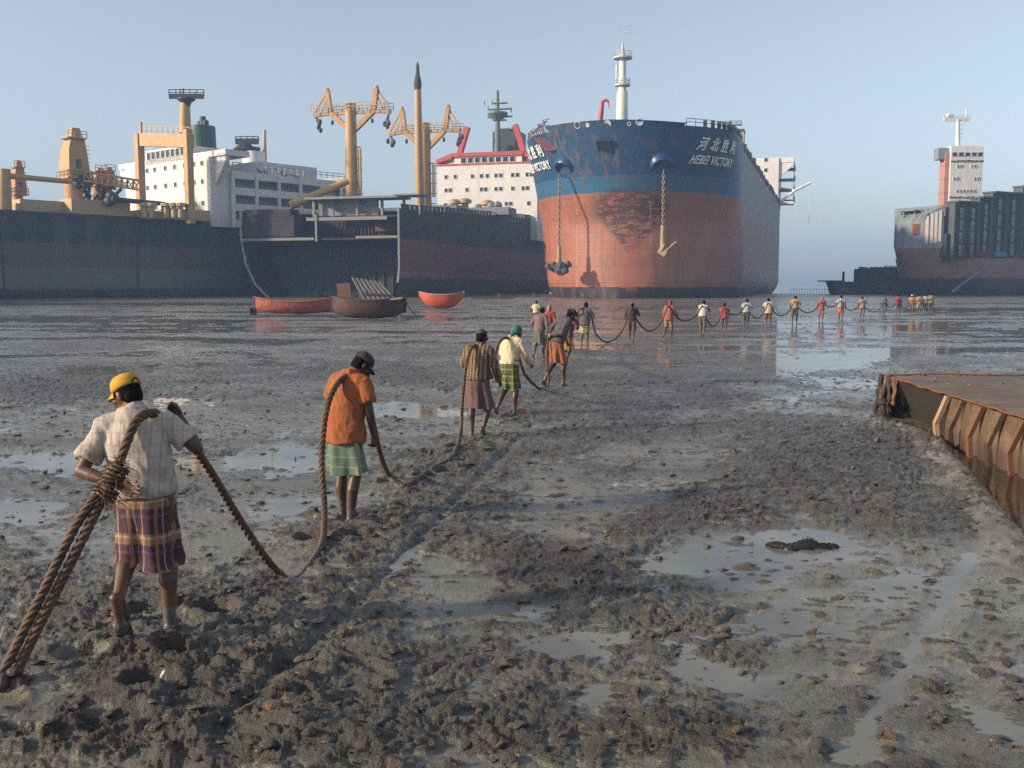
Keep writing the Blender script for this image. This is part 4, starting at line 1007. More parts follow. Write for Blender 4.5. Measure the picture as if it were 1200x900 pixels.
fn = MB().loft([[(a.x + sx * 3.4, a.y + sy * 3.5, z) for sx, sy in ((-1, -1), (1, -1), (1, 1), (-1, 1))] for z in (a.z - 2, b_.z)]); fo = fn.build('funnel', paint('funnel_slate', (.035, .05, .065), .5), sc_)
MB().box((a.x - 1, a.y, b_.z + .4), (3, 3, 1.2)).cyl((a.x + 1.4, a.y, b_.z), (a.x + 1.4, a.y, b_.z + 1.4), .8).build('exhaust_pipe', DARK, fo)
gd = MB(); rr = random.Random(5)
for k in range(18):
    p = lq.at(rr.uniform(612, 633), rr.uniform(180, 205), 246); gd.bar(p, p + V((rr.uniform(-.8, .8), 0, rr.uniform(-3, 0))), rr.uniform(.15, .5))
for k in range(5): p = lq.at(616 + k * 4, 196, 246); gd.box(p, (.5, 1.2, 1.6))
gd.build('wing_gear', DARK, sc_)
# ------------------------------------------------------------------ container ship being scrapped, right edge
TE = R(62)
PE = at(1060, 250, 200); PE.z = 0
se = empty('container_ship', PE, -TE, 'grey container ship at the right with its racks of cell guides laid bare', 'ship', 'ships beached on the mudflat')
le = Local(se)
def Ez(py, Y): return at(600, py, Y).z
he = hull_mat('grey_bow_paint', 20, [(0, (.035, .035, .036)), (3.6, (.30, .165, .115)), (9.6, (.25, .30, .33))], (.08, .045, .03), .45, rust_amt=.06, rust=(.15, .065, .035), grid=(8, 3), rough=.6, pale=((.18, .12, .08), .3))
HE = Hull(95, 17, -1, 15.0, lambda z: max(0, (9 - z)) * .38 + (max(0, 2 - z)) * .3, lambda z: 12, 1.8, 1.7, 3.0, 0, 1, lambda y: 2.9 * min(1, max(0, y / 4.2)))
bow = MB(); HE.shell(bow, -1, 15.0, 16, 4.2, 26, 2); bow.build('bow_section', he, se, True, 40)
HL = Hull(95, 17, -1, 7.6, HE.y0, HE.Le, 1.8, 1.7, 3.0)
low = MB(); low.loft([[p if p.y > 4.1 else V((math.copysign(HL.b(4.1, z), p.x), 4.1 + .001 * p.y, z)) for p in HL.ring(z, 95, 40, 10)] for z in (-1, 0, 1, 2, 4, 6, 7.6)]); low.build('hull', he, se, True, 40)
p, n = HE.surf(.75, 13.0, 1); MB().box(p + n * .1 + V((0, 0, .3)), (.5, 1.3, 1.9), (0, 0, -.6)).build('hawse_plate', paint('rust_orange', (.36, .10, .05), .7), se)
# cut letters on the bow side: only strokes of the name remain
lt = MB()
for y0_, zb_, zt__ in ((1.70, 10.4, 15.7), (2.35, 10.4, 16.2), (2.85, 10.6, 16.5), (3.45, 10.8, 16.8)):
    for z in np.arange(zb_, zt__, .9):
        zz = min(float(z) + .9, zt__); y1_ = y0_ + (.40 if y0_ != 2.35 else .34)
        q = []; nrm = None
        for yy, zc in ((y0_, z), (y1_, z), (y1_, zz), (y0_, zz)):
            f = 16 / (16 + HE.sheer(yy)); a, na = HE.surf(yy, (zc + 1) * f - 1, 1); nrm = na; q.append(V((a.x, a.y, zc)) + na * .16)
        lt.add(q + [v - nrm * .15 for v in q], [(0, 1, 2, 3), (4, 7, 6, 5), (0, 4, 5, 1), (1, 5, 6, 2), (2, 6, 7, 3), (3, 7, 4, 0)])
a, na = HE.surf(2.8, 10.4, 1); lt.box(V((a.x, a.y, 10.7)) + na * .1, (.2, .9, .6), (0, 0, -.35))
lt.build('hull_letters', paint('letter_pink_white', (.68, .60, .55), .6), se)
pf = MB(); pf.box((-.5, 1.9, 17.0), (5, 3.0, .2)); pf.bar((1.5, .9, 14.8), (1, 2, 17.3), .35).bar((2.5, 2, 15.6), (2, 2.4, 17.3), .35).bar((-1, .8, 15), (-1, 1, 17.3), .3)
rr = random.Random(12)
for k in range(16): q = V((rr.uniform(-1, 4), rr.uniform(.6, 4), 15.4)); pf.bar(q, q + V((rr.uniform(-.4, .4), rr.uniform(-.4, .4), rr.uniform(.6, 2.0))), .16)
pf.build('forecastle_gear', GREYP, se)
DK = paint('cell_guide_steel', (.055, .075, .080), .65, (.10, .06, .045), .55, .5)
def ey(px, x=7.4):
    """position along the ship of a photo column on its near side"""
    lo, hi = -5.0, 200.0
    for _ in range(50):
        m_ = (lo + hi) / 2; wpt = se.location + V((math.cos(TE) * x + math.sin(TE) * m_, -math.sin(TE) * x + math.cos(TE) * m_, 0))
        if 600 + FPX * wpt.x / (wpt.y * CP) < px: lo = m_
        else: hi = m_
    return lo
def ezz(px, py):
    y = ey(px); Yw = se.location.y - math.sin(TE) * 7.4 + math.cos(TE) * y
    return at(px, py, Yw).z
mid = MB().box((4.6, 5.6, 9.6), (4, 2.6, 5.4)); mid.box((3.4, 5.6, 14), (3, 2.6, 3.6)); mid.build('torn_bulkhead', INT, se)
MB().box((5.2, ey(1105.5, 5.2), 14.0), (.4, .9, 2.6)).build('door_opening', flat('teal_paint', (.05, .20, .23), .6), se)
MB().box((5.4, ey(1111.5, 5.4), 14.2), (.5, .6, 3.0)).build('torn_plate', paint('rust_orange', (.36, .10, .05), .7), se)
def rack(y0, y1, ztp, x=7.4):
    rk = MB().box((x - 1.2, (y0 + y1) / 2, (7.2 + ztp) / 2), (1.8, y1 - y0, ztp - 7.2)); rk.box((x - .6, (y0 + y1) / 2, ztp + .15), (3.2, y1 - y0 + .5, .3))
    n = max(2, int((y1 - y0) / 2.0))
    for k in range(n + 1): rk.box((x - .1, y0 + (y1 - y0) * k / n, (7.2 + ztp) / 2), (.55, .28, ztp - 7.2))
    for k in range(8): rk.box((x - .15, (y0 + y1) / 2, 8.4 + k * (ztp - 8.6) / 7), (.35, y1 - y0 - .1, .16))
    o_ = rk.build('cell_guide_rack', DK, se)
    rg = MB()
    ncol = 1 if y1 - y0 < 4 else 2
    for c in range(ncol):
        yc = y0 + (y1 - y0) * (c + .5) / ncol
        for k in range(8):
            for dz in (0, .9):
                if dz and k % 2: continue
                rg.ring((x + .28, yc, 8.6 + k * (ztp - 9.4) / 7.5 + dz), (1, 0, 0), .33, .12, 10, 5)
    rg.build('guide_ring', paint('ring_grey', (.34, .35, .34), .6), o_)
for pa, pb, pt in ((1115, 1142, 237), (1143.5, 1156.5, 232), (1158, 1190, 226), (1193, 1222, 219), (1224, 1260, 217)): rack(ey(pa), ey(pb), ezz(pa, pt))
cb = MB(); y_ = ey(1165); cb.box((8.0, y_, 8.4), (1.2, 3.2, .9)); cb.build('blue_tarp', flat('cyan_tarp', (.03, .22, .30), .6), se)
lp = MB(); y0_, y1_ = ey(1106), ey(1146); lp.bar((9.4, y0_, 1.0), (9.0, y1_, 6.0), .3); lp.build('hanging_plank', GREYP, se)
jn = MB(); rr = random.Random(22)
for k in range(30): jn.box((8.0, rr.uniform(ey(1120), ey(1215)), 7.7 + rr.uniform(0, .6)), (.8, rr.uniform(.3, 1.4), rr.uniform(.3, 1.2)), (rr.random(), 0, 0))
jn.build('deck_scrap', RUST, se)
# white bridge tower standing behind the racks, its broad side to us
Yt = 232.0
q0, q1 = le.at(1112, 240, Yt), le.at(1150, 240, Yt); zt_ = at(1130, 171, Yt).z
tw = empty('bridge_tower'); bpy.data.objects.remove(tw)
d = (q1 - q0); d.z = 0; wT = d.length; ux = d.normalized(); nn = V((ux.y, -ux.x, 0)); M_ = Matrix((ux, -nn, V((0, 0, 1)))).transposed()
c = (q0 + q1) / 2 - nn * 2.2; c.z = (8 + zt_) / 2
two = MB().box(c, (wT, 4.4, zt_ - 8), M_).build('bridge_tower', WHITE, se)
sd_ = MB().box(V((q0.x, q0.y, c.z)) - nn * 2 - ux * .5, (1.0, 3.0, zt_ - 8 - 3), M_)
for k in range(6): sd_.box(V((q0.x, q0.y, zt_ - 4 - k * 3.2)) - nn * 2 - ux * .55, (1.1, 3.2, .35), M_)
sd_.build('tower_side', paint('salmon_tone', (.46, .22, .17), .7, (.2, .07, .04), .5), two)  # salmon tone on the left strip of the tower
w2 = MB().box(V((q0.x, q0.y, zt_ - 1.6)) - nn * 2.2 - ux * 1.3, (2.4, 2.6, 2.6), M_); w2.build('bridge_wing', GREYP, two)
om = V((q0.x, q0.y, 0)) + d / 2
windows(se, om + V((0, 0, zt_ - 1.9)) , ux, (0, 0, 1), [-2.9, -1.4, 0.1, 1.6, 3.0], [0], 1.1, .8, nn, GLASS, WHITE2)
for z, xs in ((4.6, (-2.0, -1.2, 1.2, 2.0)), (7.4, (-2.7, -1.9, 2.0, 2.8)), (10.2, (-1.9, -1.1, -.3, .5, 1.3, 2.1)), (13.0, (-1.9, -1.1, 1.2, 2.0))): windows(se, om + V((0, 0, zt_ - z)), ux, (0, 0, 1), xs, [0], .38, .55, nn, GLASS, WHITE2)
br = MB()
for z in (3.4, 11.6):
    rr = random.Random(int(z))
    for k in range(26): br.box(om + ux * (-wT / 2 + wT * (k + .5) / 26) + V((0, 0, zt_ - z + rr.uniform(-.12, .12))) + nn * .1, (.36, .2, rr.uniform(.1, .35)), M_)
br.build('torn_bracket', RUST, two)
m0, m1 = le.at(1122.5, 172, Yt + 3), le.at(1122.5, 140, Yt + 3)
ms = MB().cyl(m0, m1, .55, .40, 12)
for k in range(4):
    z = m0.z + 2 + k * 1.0
    ms.bar(V((m0.x, m0.y, z)) - ux * 1.0, V((m0.x, m0.y, z)) + ux * 1.0, .12)
mo = ms.build('mast', WHITE, two, True, 50)
ym = MB(); a, b_ = m1 - ux * 3.2, m1 + ux * 2.8
ym.bar(a, b_, .4, .8); rail(ym, [a, b_], 1.0, .9, .06); ym.bar(m1 + ux * 1.9, m1 + ux * 1.9 + V((0, 0, 2.2)), .25); ym.ell(m1 - ux * 2.2 + V((0, 0, .9)), (.6, .6, .5), None, 8, 6); ym.build('yardarm', WHITE, mo)

# ------------------------------------------------------------------ dark workboat with truss pontoon, beyond the file of men
Yb = 215.0
fb = empty('work_barge', V((at(1025, 340, Yb).x, Yb, 0)), R(-6), 'low black work barge with a railed truss deckhouse lying beside the grey ship bow', 'barge')
lb = Local(fb)
def q(px, py): return lb.at(px, py, Yb)
BB = paint('tarred_steel', (.022, .024, .027), .65, (.06, .04, .03), .45, .4)
a, b_ = q(978, 345), q(1078, 330)
hl = MB(); L0, L1, zd = a.x, b_.x, b_.z
hl.loft([[(L0 + .2, y, -.5), (L1, y, -.5), (L1, y, zd), (L0 - 1.0, y, zd), (L0 - .4, y, zd * .5)] for y in (-4, 4)]); hl.build('hull', BB, fb)
MB().box((L0 - .9, 0, zd + .12), (3.6, 8, .24)).build('deck_overhang', BB, fb)
c0, c1 = q(1005, 331), q(1074, 315)
dk2 = MB().box(((c0.x + c1.x) / 2, .6, (zd + c1.z) / 2), (c1.x - c0.x, 5.5, c1.z - zd)).build('deckhouse', BB, fb)
tr = MB()
n = 13
for k in range(n):
    xa, xb = c0.x + 1.6 + (c1.x - c0.x - 1.6) * k / n, c0.x + 1.6 + (c1.x - c0.x - 1.6) * (k + 1) / n
    z0, z1 = zd + 1.2, c1.z - .4
    tr.bar((xa, -2.35, z0), (xb, -2.35, z1), .14).bar((xb, -2.35, z0), (xa, -2.35, z1), .14).bar((xa, -2.4, z0), (xa, -2.4, z1), .14)
tr.bar((c0.x + 1.6, -2.4, zd + 1.2), (c1.x, -2.4, zd + 1.2), .2).bar((c0.x + 1.6, -2.4, c1.z - .4), (c1.x, -2.4, c1.z - .4), .2); tr.build('truss_side', paint('truss_grey', (.06, .065, .07), .7), dk2)
bt = MB(); rr = random.Random(6)
for k in range(26): bt.box((c0.x + (c1.x - c0.x) * (k + .3) / 26, -1.4, c1.z + .15), (.35, .5, rr.uniform(.2, .6)))
rail(bt, [(c0.x + 5, -1.9, c1.z), (c1.x, -1.9, c1.z)], .55, 1.4, .07); bt.build('deck_fittings', BB, dk2)
p0 = q(989, 330); MB().cyl((p0.x, 0, zd), (p0.x, 0, q(989, 318).z), .28, .25).build('bollard_post', BB, fb, True, 50)
wr = MB()
for k in range(14): wr.box((q(1032, 340).x + rr.uniform(-3, 3), -4.6, rr.uniform(.3, 2.0)), (rr.uniform(.6, 2), .8, rr.uniform(.3, .9)), (0, rr.uniform(-.4, .4), 0))
wr.build('hanging_fender', RUST, fb)

# stakes of a fish weir on the horizon
stf = empty('fish_stakes', V((95, 330, 0)), 0, 'faint line of fishing stakes in the sea beyond the blue ship stern', 'fence')
f = MB()
for k in range(22): f.bar((-3 + k * .95, 0, -1), (-3 + k * .95, 0, 1.1 + .25 * math.sin(k * 1.7)), .12)
f.bar((-3, 0, .9), (17, 0, .9), .10); f.build('stake_row', DARK, stf)

# ------------------------------------------------------------------ boats on the mud
def boat(name, label, pos, rz, L, B, Dp, sheer, mat_out, mat_in, mat_rim, cat='boat', full=.5, thwarts=4, roll=0.0, transom=.0, kr=.35):
    root = empty(name, pos, rz, label, cat, 'small boats grounded near the ships'); root.rotation_euler = (roll, 0, rz)
    N = 18; prof = [(0, 0), (.45, .06), (.78, .28), (.94, .62), (1, 1)]
    def sec(t, inset=0.0):
        u = abs(2 * t - 1); w_ = max((1 - u ** (2.2 * full + .6)), 0.02)
        if t > .5 and transom: w_ = max(w_, transom)
        hb = B / 2 * w_ - inset; hb = max(hb, .015); zs = Dp + sheer * u ** 2; zk = Dp * (.04 + kr * u ** 3) + inset
        x = (t - .5) * (L - inset * 3); pts = []
        for a, b_ in reversed(prof): pts.append(V((x, -hb * a, zk + (zs - zk) * b_)))
        for a, b_ in prof[1:]: pts.append(V((x, hb * a, zk + (zs - zk) * b_)))
        return pts
    o_ = MB().loft([sec(k / N) for k in range(N + 1)], False, False)
    hullo = o_.build('hull', mat_out, root, True, 50)
    MB().loft([sec(k / N, .07) for k in range(N + 1)], False, False).build('inner_planking', mat_in, root, True, 50)
    g = MB()
    for i in (0, -1):
        g.tube([sec(k / N, .03)[i] + V((0, 0, .02)) for k in range(N + 1)], .055 + .01 * L / 4, 6)
    s0_ = sec(0); s1_ = sec(1); g.bar(s0_[0] + V((-.03, 0, .12)), s0_[4] + V((0, 0, -.02)), .13); g.bar(s1_[0] + V((.03, 0, .12)), s1_[4] + V((0, 0, -.02)), .13)
    g.build('gunwale', mat_rim, root, True, 50)
    for k in range(thwarts):
        t = .2 + .6 * k / max(1, thwarts - 1); sc__ = sec(t, .08); a, b_ = sc__[1], sc__[-2]
        MB().box((a + b_) / 2, (.28, (b_ - a).length, .06)).build('thwart', mat_in, root)
    return root, sec
ORANGE = paint('faded_red_lead', (.40, .10, .065), .6, (.09, .05, .04), .9, 1.6, rust=(.09, .05, .04), rust_amt=.10)
WOOD = paint('weathered_planks', (.085, .042, .032), .75, (.035, .025, .02), .9, 1.8, 6, rust=(.05, .032, .025), rust_amt=.10)
WOODL = paint('bleached_wood', (.34, .26, .18), .75, (.12, .08, .05), .5, 1.4)
g = gnd(347, 369); boat('rowing_boat', 'long faded red wooden boat with an open hull, behind the brown boat', V((g.x, g.y, .05)), R(3), 6.4, 1.7, .95, .35, ORANGE, WOOD, ORANGE, full=.75, thwarts=5, transom=.3)
g = gnd(430, 375); br_, sb = boat('rowing_boat', 'heavy dark brown wooden boat with a pale stern and planks leaning on it', V((g.x, g.y + .8, .02)), R(-6), 5.0, 2.2, 1.25, .22, WOOD, WOOD, WOOD, full=.85, thwarts=3, transom=.45)
st = MB(); sA = sb(.985); st.box((sA[0] + sA[-1]) / 2 + V((-.7, 0, -.12)), (1.5, 1.5, .10), (0, -.12, 0)); st.build('stern_deck', WOODL, br_)
lbz = Local(br_)
g = gnd(517.5, 362.5); boat('lifeboat', 'small round orange red lifeboat resting alone on the mud', V((g.x, g.y, .02)), R(-4), 4.2, 1.9, 1.35, .25, paint('lifeboat_orange', (.55, .085, .04), .5, (.08, .03, .025), .55, .8), WOODL, WOODL, full=1.0, thwarts=2, transom=.0, kr=.85)
# leaning planks and board behind the brown boat
rp = empty('plank_ramp', V((*gnd(432, 371).xy, 0)), R(-8), 'grey slatted ramp leaning up behind the brown wooden boat', 'ramp'); lr = Local(rp)
for k in range(7):
    a, b_ = lr.at(428 + k * 6.0, 352, 71), lr.at(413 + k * 5.2, 325 + k * .9, 74); MB().bar(a, b_, .16, .07).build('slat', paint('grey_plank', (.17, .16, .15), .8, (.05, .05, .05), .5, 1.2), rp)
MB().bar(lr.at(424, 344, 71.5), lr.at(460, 346, 71.5), .12).build('crossbar', WOOD, rp)
bd = empty('wooden_board', V((*gnd(403, 370).xy, 0)), 0, 'upright reddish board standing at the bow of the brown boat', 'board'); ld = Local(bd)
a, b_ = ld.at(404, 352, 73), ld.at(402, 332, 73); MB().bar(a, b_, .95, .08, (0, 1, 0)).build('board', paint('board_red', (.20, .11, .085), .8, (.06, .04, .03), .5, 2), bd)
by = empty('mooring_block', V((*gnd(297, 369).xy, 0)), .2, 'small black mooring block with a bent hook left of the red boat', 'mooring'); 
MB().box((0, 0, .28), (.5, .5, .55)).build('block', NEAR_BLACK, by); MB().tube([(.0, 0, .5), (.05, 0, 1.0), (.3, 0, 1.25)], .05, 6).build('hook', NEAR_BLACK, by, True)
mr = [lbz.m.inverted() @ (sb(1.0)[0])] ; e = gnd(498, 371); mrp = [mr[0].lerp(e, t) + V((0, 0, -.5 * math.sin(math.pi * t))) for t in np.linspace(0, 1, 10)]
for v in mrp: v.z = max(v.z, .04)
tag(MB().tube(mrp, .035, 5).build('mooring_rope', DARK, None, True), 'thin dark mooring line running from the brown boat to the mud', 'rope')
# scrap beams left on the flat under the cut ship
for i, (px, py, w_, lab) in enumerate(((577, 352, 3.2, 'thin rusty beam lying on the mud right of the orange lifeboat'), (618, 350, 5.0, 'long flat steel plate lying on the mud against the blue ship forefoot'))):
    g = gnd(px, py); tag(MB().box((g.x, g.y, .36), (w_ * 2, 1.2, .3), (0, 0, .1)).box((g.x + 1, g.y, .7), (.5, .5, .6)).build('scrap_beam', RUST), lab, 'scrap', 'scrap steel on the mudflat')

# ------------------------------------------------------------------ rusty pontoon, right
pt = empty('pontoon', V((6.55, 17.4, 0)), 0, 'rusty flat topped steel pontoon with ribbed side lying in the mud', 'pontoon')
SIDE = V((6.55, 17.4, 0)); dirp = V((-.45, -6.0, 0)).normalized(); out = V((-dirp.y * -1, 0, 0)); out = V((-abs(dirp.y), -abs(dirp.x) * -1, 0)); out = V((dirp.y, -dirp.x, 0)); out = out if out.x < 0 else -out
HT = .72
def pp(s, o, z): return dirp * s + out * o + V((0, 0, z))
RUSTW = mat_new('rust_streaked_plate'); m, t, b = RUSTW
co = t.n('ShaderNodeTexCoord').outputs['Object']
n1 = t.noise(co, 2.2, 7, .7); n2 = t.noise(co, 14, 5, .7); stv = t.noise(t.scl(co, 5, 5, .5), 1.6, 5, .65)
zc = t.n('ShaderNodeSeparateXYZ', i={0: co}).outputs[2]
c_ = t.mix(t.step(n1, .35, .65), (.175, .122, .075), (.10, .062, .037))
c_ = t.mix(t.math('MULTIPLY', t.step(stv, .44, .62), .85), c_, (.085, .036, .018))
c_ = t.mix(t.math('MULTIPLY', t.step(n2, .52, .7), .6), c_, (.07, .035, .022))
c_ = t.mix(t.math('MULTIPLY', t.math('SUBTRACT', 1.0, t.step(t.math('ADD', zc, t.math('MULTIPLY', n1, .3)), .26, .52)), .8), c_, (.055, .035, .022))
t.put(b.inputs['Base Color'], c_); b.inputs['Roughness'].default_value = .62
t.put(b.inputs['Normal'], t.n('ShaderNodeBump', i={'Strength': .5, 'Distance': .015, 'Height': t.math('ADD', n2, n1)}).outputs[0]); RUSTW = m
m, t, b = mat_new('muddy_deck_plate')
co = t.n('ShaderNodeTexCoord').outputs['Object']; n1 = t.noise(co, 1.1, 7, .7); n2 = t.noise(t.scl(co, 1, 3, 1), 5, 6, .7)
c_ = t.mix(t.step(n1, .35, .65), (.21, .155, .10), (.12, .085, .055)); c_ = t.mix(t.math('MULTIPLY', t.step(n2, .5, .7), .7), c_, (.09, .05, .03)); c_ = t.mix(t.math('MULTIPLY', t.step(t.noise(co, 2.3, 5), .60, .68), .7), c_, (.30, .10, .035))
t.put(b.inputs['Base Color'], c_); b.inputs['Roughness'].default_value = .7
t.put(b.inputs['Normal'], t.n('ShaderNodeBump', i={'Strength': .6, 'Distance': .02, 'Height': n2}).outputs[0]); DECKM = m
DARKPL = paint('dark_and_shaded_plate', (.030, .024, .020), .7, (.09, .05, .03), .4, 1.5, rust=(.10, .045, .02), rust_amt=-.02)  # near-black colour carries the raked plate's shade; fenders and bollard share it
LEN = 12.0
dk = MB(); nx, ny = 40, 60
vs = []; 
for i in range(ny + 1):
    for j in range(nx + 1):
        p = pp(-.0 + LEN * i / ny, -9.5 * j / nx, HT); p.z += .012 * math.sin(i * .9) * math.sin(j * .7) + random.uniform(-.004, .004); vs.append(p)
dk.add(vs, [(i * (nx + 1) + j, i * (nx + 1) + j + 1, (i + 1) * (nx + 1) + j + 1, (i + 1) * (nx + 1) + j) for i in range(ny) for j in range(nx)]); dk.build('deck', DECKM, pt, True)
# raked bow panel (leaned in underneath and coloured dark to shade it) then the ribbed wall
bwp = MB(); bwp.loft([[pp(s, -.02, HT - .02), pp(s, -.42, -.1), pp(s, -.5, -.1), pp(s, -.1, HT - .02)] for s in (0.05, 2.9)]); bwp.build('raked_plate', DARKPL, pt)
wl = MB(); n = 120; rows = 8; vs = []
S0, S1 = 2.9, LEN; pitch = .63
for i in range(n * 2 + 1):
    s = S0 + (S1 - S0) * i / (2 * n); ph = ((s - S0) / pitch) % 1
    bul = math.sin(math.pi * min(1, ph / .92)) ** .6 if ph < .92 else 0
    for j in range(rows + 1):
        z = -.3 + (HT + .3 - .03) * j / rows
        o = -.16 + .10 * bul * (1 - max(0, (z - .1) / HT)) + .16 * (1 - max(0, (z) / HT)) * .6 + .14 * max(0, z / HT) * .9
        vs.append(pp(s, o, z))
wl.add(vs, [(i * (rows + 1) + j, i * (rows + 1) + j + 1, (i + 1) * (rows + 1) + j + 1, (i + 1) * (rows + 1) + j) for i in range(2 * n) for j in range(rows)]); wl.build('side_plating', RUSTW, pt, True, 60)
STRAP = paint('pale_rusted_strap', (.36, .25, .155), .6, (.16, .06, .025), .6, 2.0, 6, rust=(.22, .07, .025), rust_amt=.04)
for k in range(int((S1 - S0) / pitch)):
    s = S0 + k * pitch + .02
    for d_ in (0, .075):
        if (k * 7 + int(d_ * 20)) % 5 == 3: continue
        s += random.uniform(-.03, .03); rb = MB(); rb.bar(pp(s + .20 + d_, .03, HT - .02), pp(s + .02 + d_, .12, .28), .045, .06, tuple(out)); rb.bar(pp(s + .02 + d_, .12, .29), pp(s + .02 + d_, .06, -.25), .045, .06, tuple(out))
        rb.build('rib_strap', (STRAP, RUST, RUST, RUSTW, RUSTW)[(k * 3) % 5], pt)
rim = MB(); pts = [pp(s, .04 + random.uniform(-.012, .012), HT + .012 + random.uniform(-.01, .012)) for s in np.linspace(0, LEN, 60)]; rim.tube(pts, [.012 + .012 * random.random() for _ in pts], 6); pts = [pp(0, -s, HT + .02 + random.uniform(-.012, .012)) for s in np.linspace(0, 9.5, 40)]; rim.tube(pts, .016, 6); rim.build('deck_rim', paint('orange_rust', (.17, .070, .032), .75, (.10, .04, .02), .5, 3), pt, True)
endp = MB(); endp.loft([[pp(-.02, -s, HT - .01), pp(.35, -s, -.1), pp(.45, -s, -.1), pp(.1, -s, HT - .01)] for s in (.02, 9.5)]); endp.build('end_plate', DARKPL, pt)
# rotten rope fenders and stakes hung on the corner
rr = random.Random(77)
for k in range(18):
    s_ = rr.uniform(-.12, .75) if k < 12 else .05; o0 = rr.uniform(.0, .08) if k < 12 else -rr.uniform(.05, .9); L = rr.uniform(.35, .8)
    A = pp(s_ if k < 12 else -.05, o0, HT + .02); rf = MB(); B_ = A + V((rr.uniform(-.10, .0), rr.uniform(-.06, .08), -L)); B_.z = max(B_.z, -.03)
    pts = [A.lerp(B_, q_) + V((rr.uniform(-.025, .025), rr.uniform(-.025, .025), 0)) for q_ in np.linspace(0, 1, 8)]
    w_ = rr.uniform(.012, .045); rf.tube(pts, [w_ * rr.uniform(.7, 1.2) for _ in pts], 7); rf.build('corner_fender', DARKPL if k % 3 else RUST, pt, True)
MB().lathe([(.02, .0), (.10, .01), (.11, .12), (.06, .16), (.06, .24), (.12, .26), (.12, .32), (.02, .33)], pp(.45, .14, .02), 12).build('bollard', DARKPL, pt, True, 40)
dm = MB(); rr = random.Random(31)
for k in range(45):
    s, o_ = rr.uniform(0.05, 1.3) ** 1, -rr.uniform(.05, 4) ; dm.ell(pp(.05 + 2.2 * rr.random() ** 2, -.2 - 8 * rr.random() ** 1.4, HT + .005), (rr.uniform(.02, .06), rr.uniform(.015, .04), rr.uniform(.005, .018)), (0, 0, rr.random() * 6), 7, 5)
tag(dm.build('deck_debris', DECKM, pt, True), kind='stuff')
# black sheet half buried in a pool
g = gnd(940, 641); rag = MB(); nx, ny = 26, 10; vs = []
for i in range(nx + 1):
    for j in range(ny + 1):
        u, v = i / nx * 2 - 1, j / ny * 2 - 1; f_ = max(0, 1 - u * u) ** .5
        vs.append((g.x + u * .32, g.y + v * .12 * f_ + .03 * math.sin(u * 5), -.005 + .06 * f_ * (1 - v * v) * (.6 + .5 * math.sin(u * 7 + v * 2)) + .02 * math.sin(u * 13 + v * 7)))
rag.add(vs, [(i * (ny + 1) + j, (i + 1) * (ny + 1) + j, (i + 1) * (ny + 1) + j + 1, i * (ny + 1) + j + 1) for i in range(nx) for j in range(ny)])
tag(rag.build('plastic_sheet', flat('wet_black_plastic', (.02, .016, .015), .22, .5, 9, .6), None, True), 'crumpled wet black sheet half buried at the edge of a pool', 'rag')
# ================================================================== the file of men
def link(me, name, mat, parent, k=1.0, smooth=True):
    me.transform(Matrix.Scale(k, 4)); me.name = name
    me.materials.clear(); me.materials.append(mat)
    if smooth: me.shade_smooth()
    o = bpy.data.objects.new(name, me); COL.objects.link(o); o.parent = parent; return o
def skin_mat(name, base):
    if name in _mc: return _mc[name]
    m, t, b = mat_new(name); co = t.n('ShaderNodeTexCoord').outputs['Object']; z = t.n('ShaderNodeSeparateXYZ', i={0: co}).outputs[2]
    n1 = t.noise(co, 7, 5, .65); n2 = t.noise(co, 30, 4, .7)
    c = t.mix(t.step(n1, .35, .65), [x * 1.12 for x in base], [x * .8 for x in base])
    mudf = t.math('SUBTRACT', 1.0, t.step(t.math('SUBTRACT', z, t.math('MULTIPLY', t.math('SUBTRACT', n1, .5), .55)), .20, .27))
    c = t.mix(t.math('MULTIPLY', mudf, .85), c, t.mix(n2, (.075, .068, .056), (.15, .14, .118)))
    spl = t.math('MULTIPLY', t.step(n2, .60, .66), t.math('SUBTRACT', 1.0, t.step(z, .35, .6)))
    c = t.mix(spl, c, (.13, .12, .10))
    t.put(b.inputs['Base Color'], c); t.put(b.inputs['Roughness'], t.math('ADD', .38, t.math('MULTIPLY', n2, .2)))
    b.inputs['Subsurface Weight'].default_value = .04; b.inputs['Subsurface Radius'].default_value = (.01, .004, .002)
    t.put(b.inputs['Normal'], t.n('ShaderNodeBump', i={'Strength': .25, 'Distance': .004, 'Height': n2}).outputs[0])
    _mc[name] = m; return m
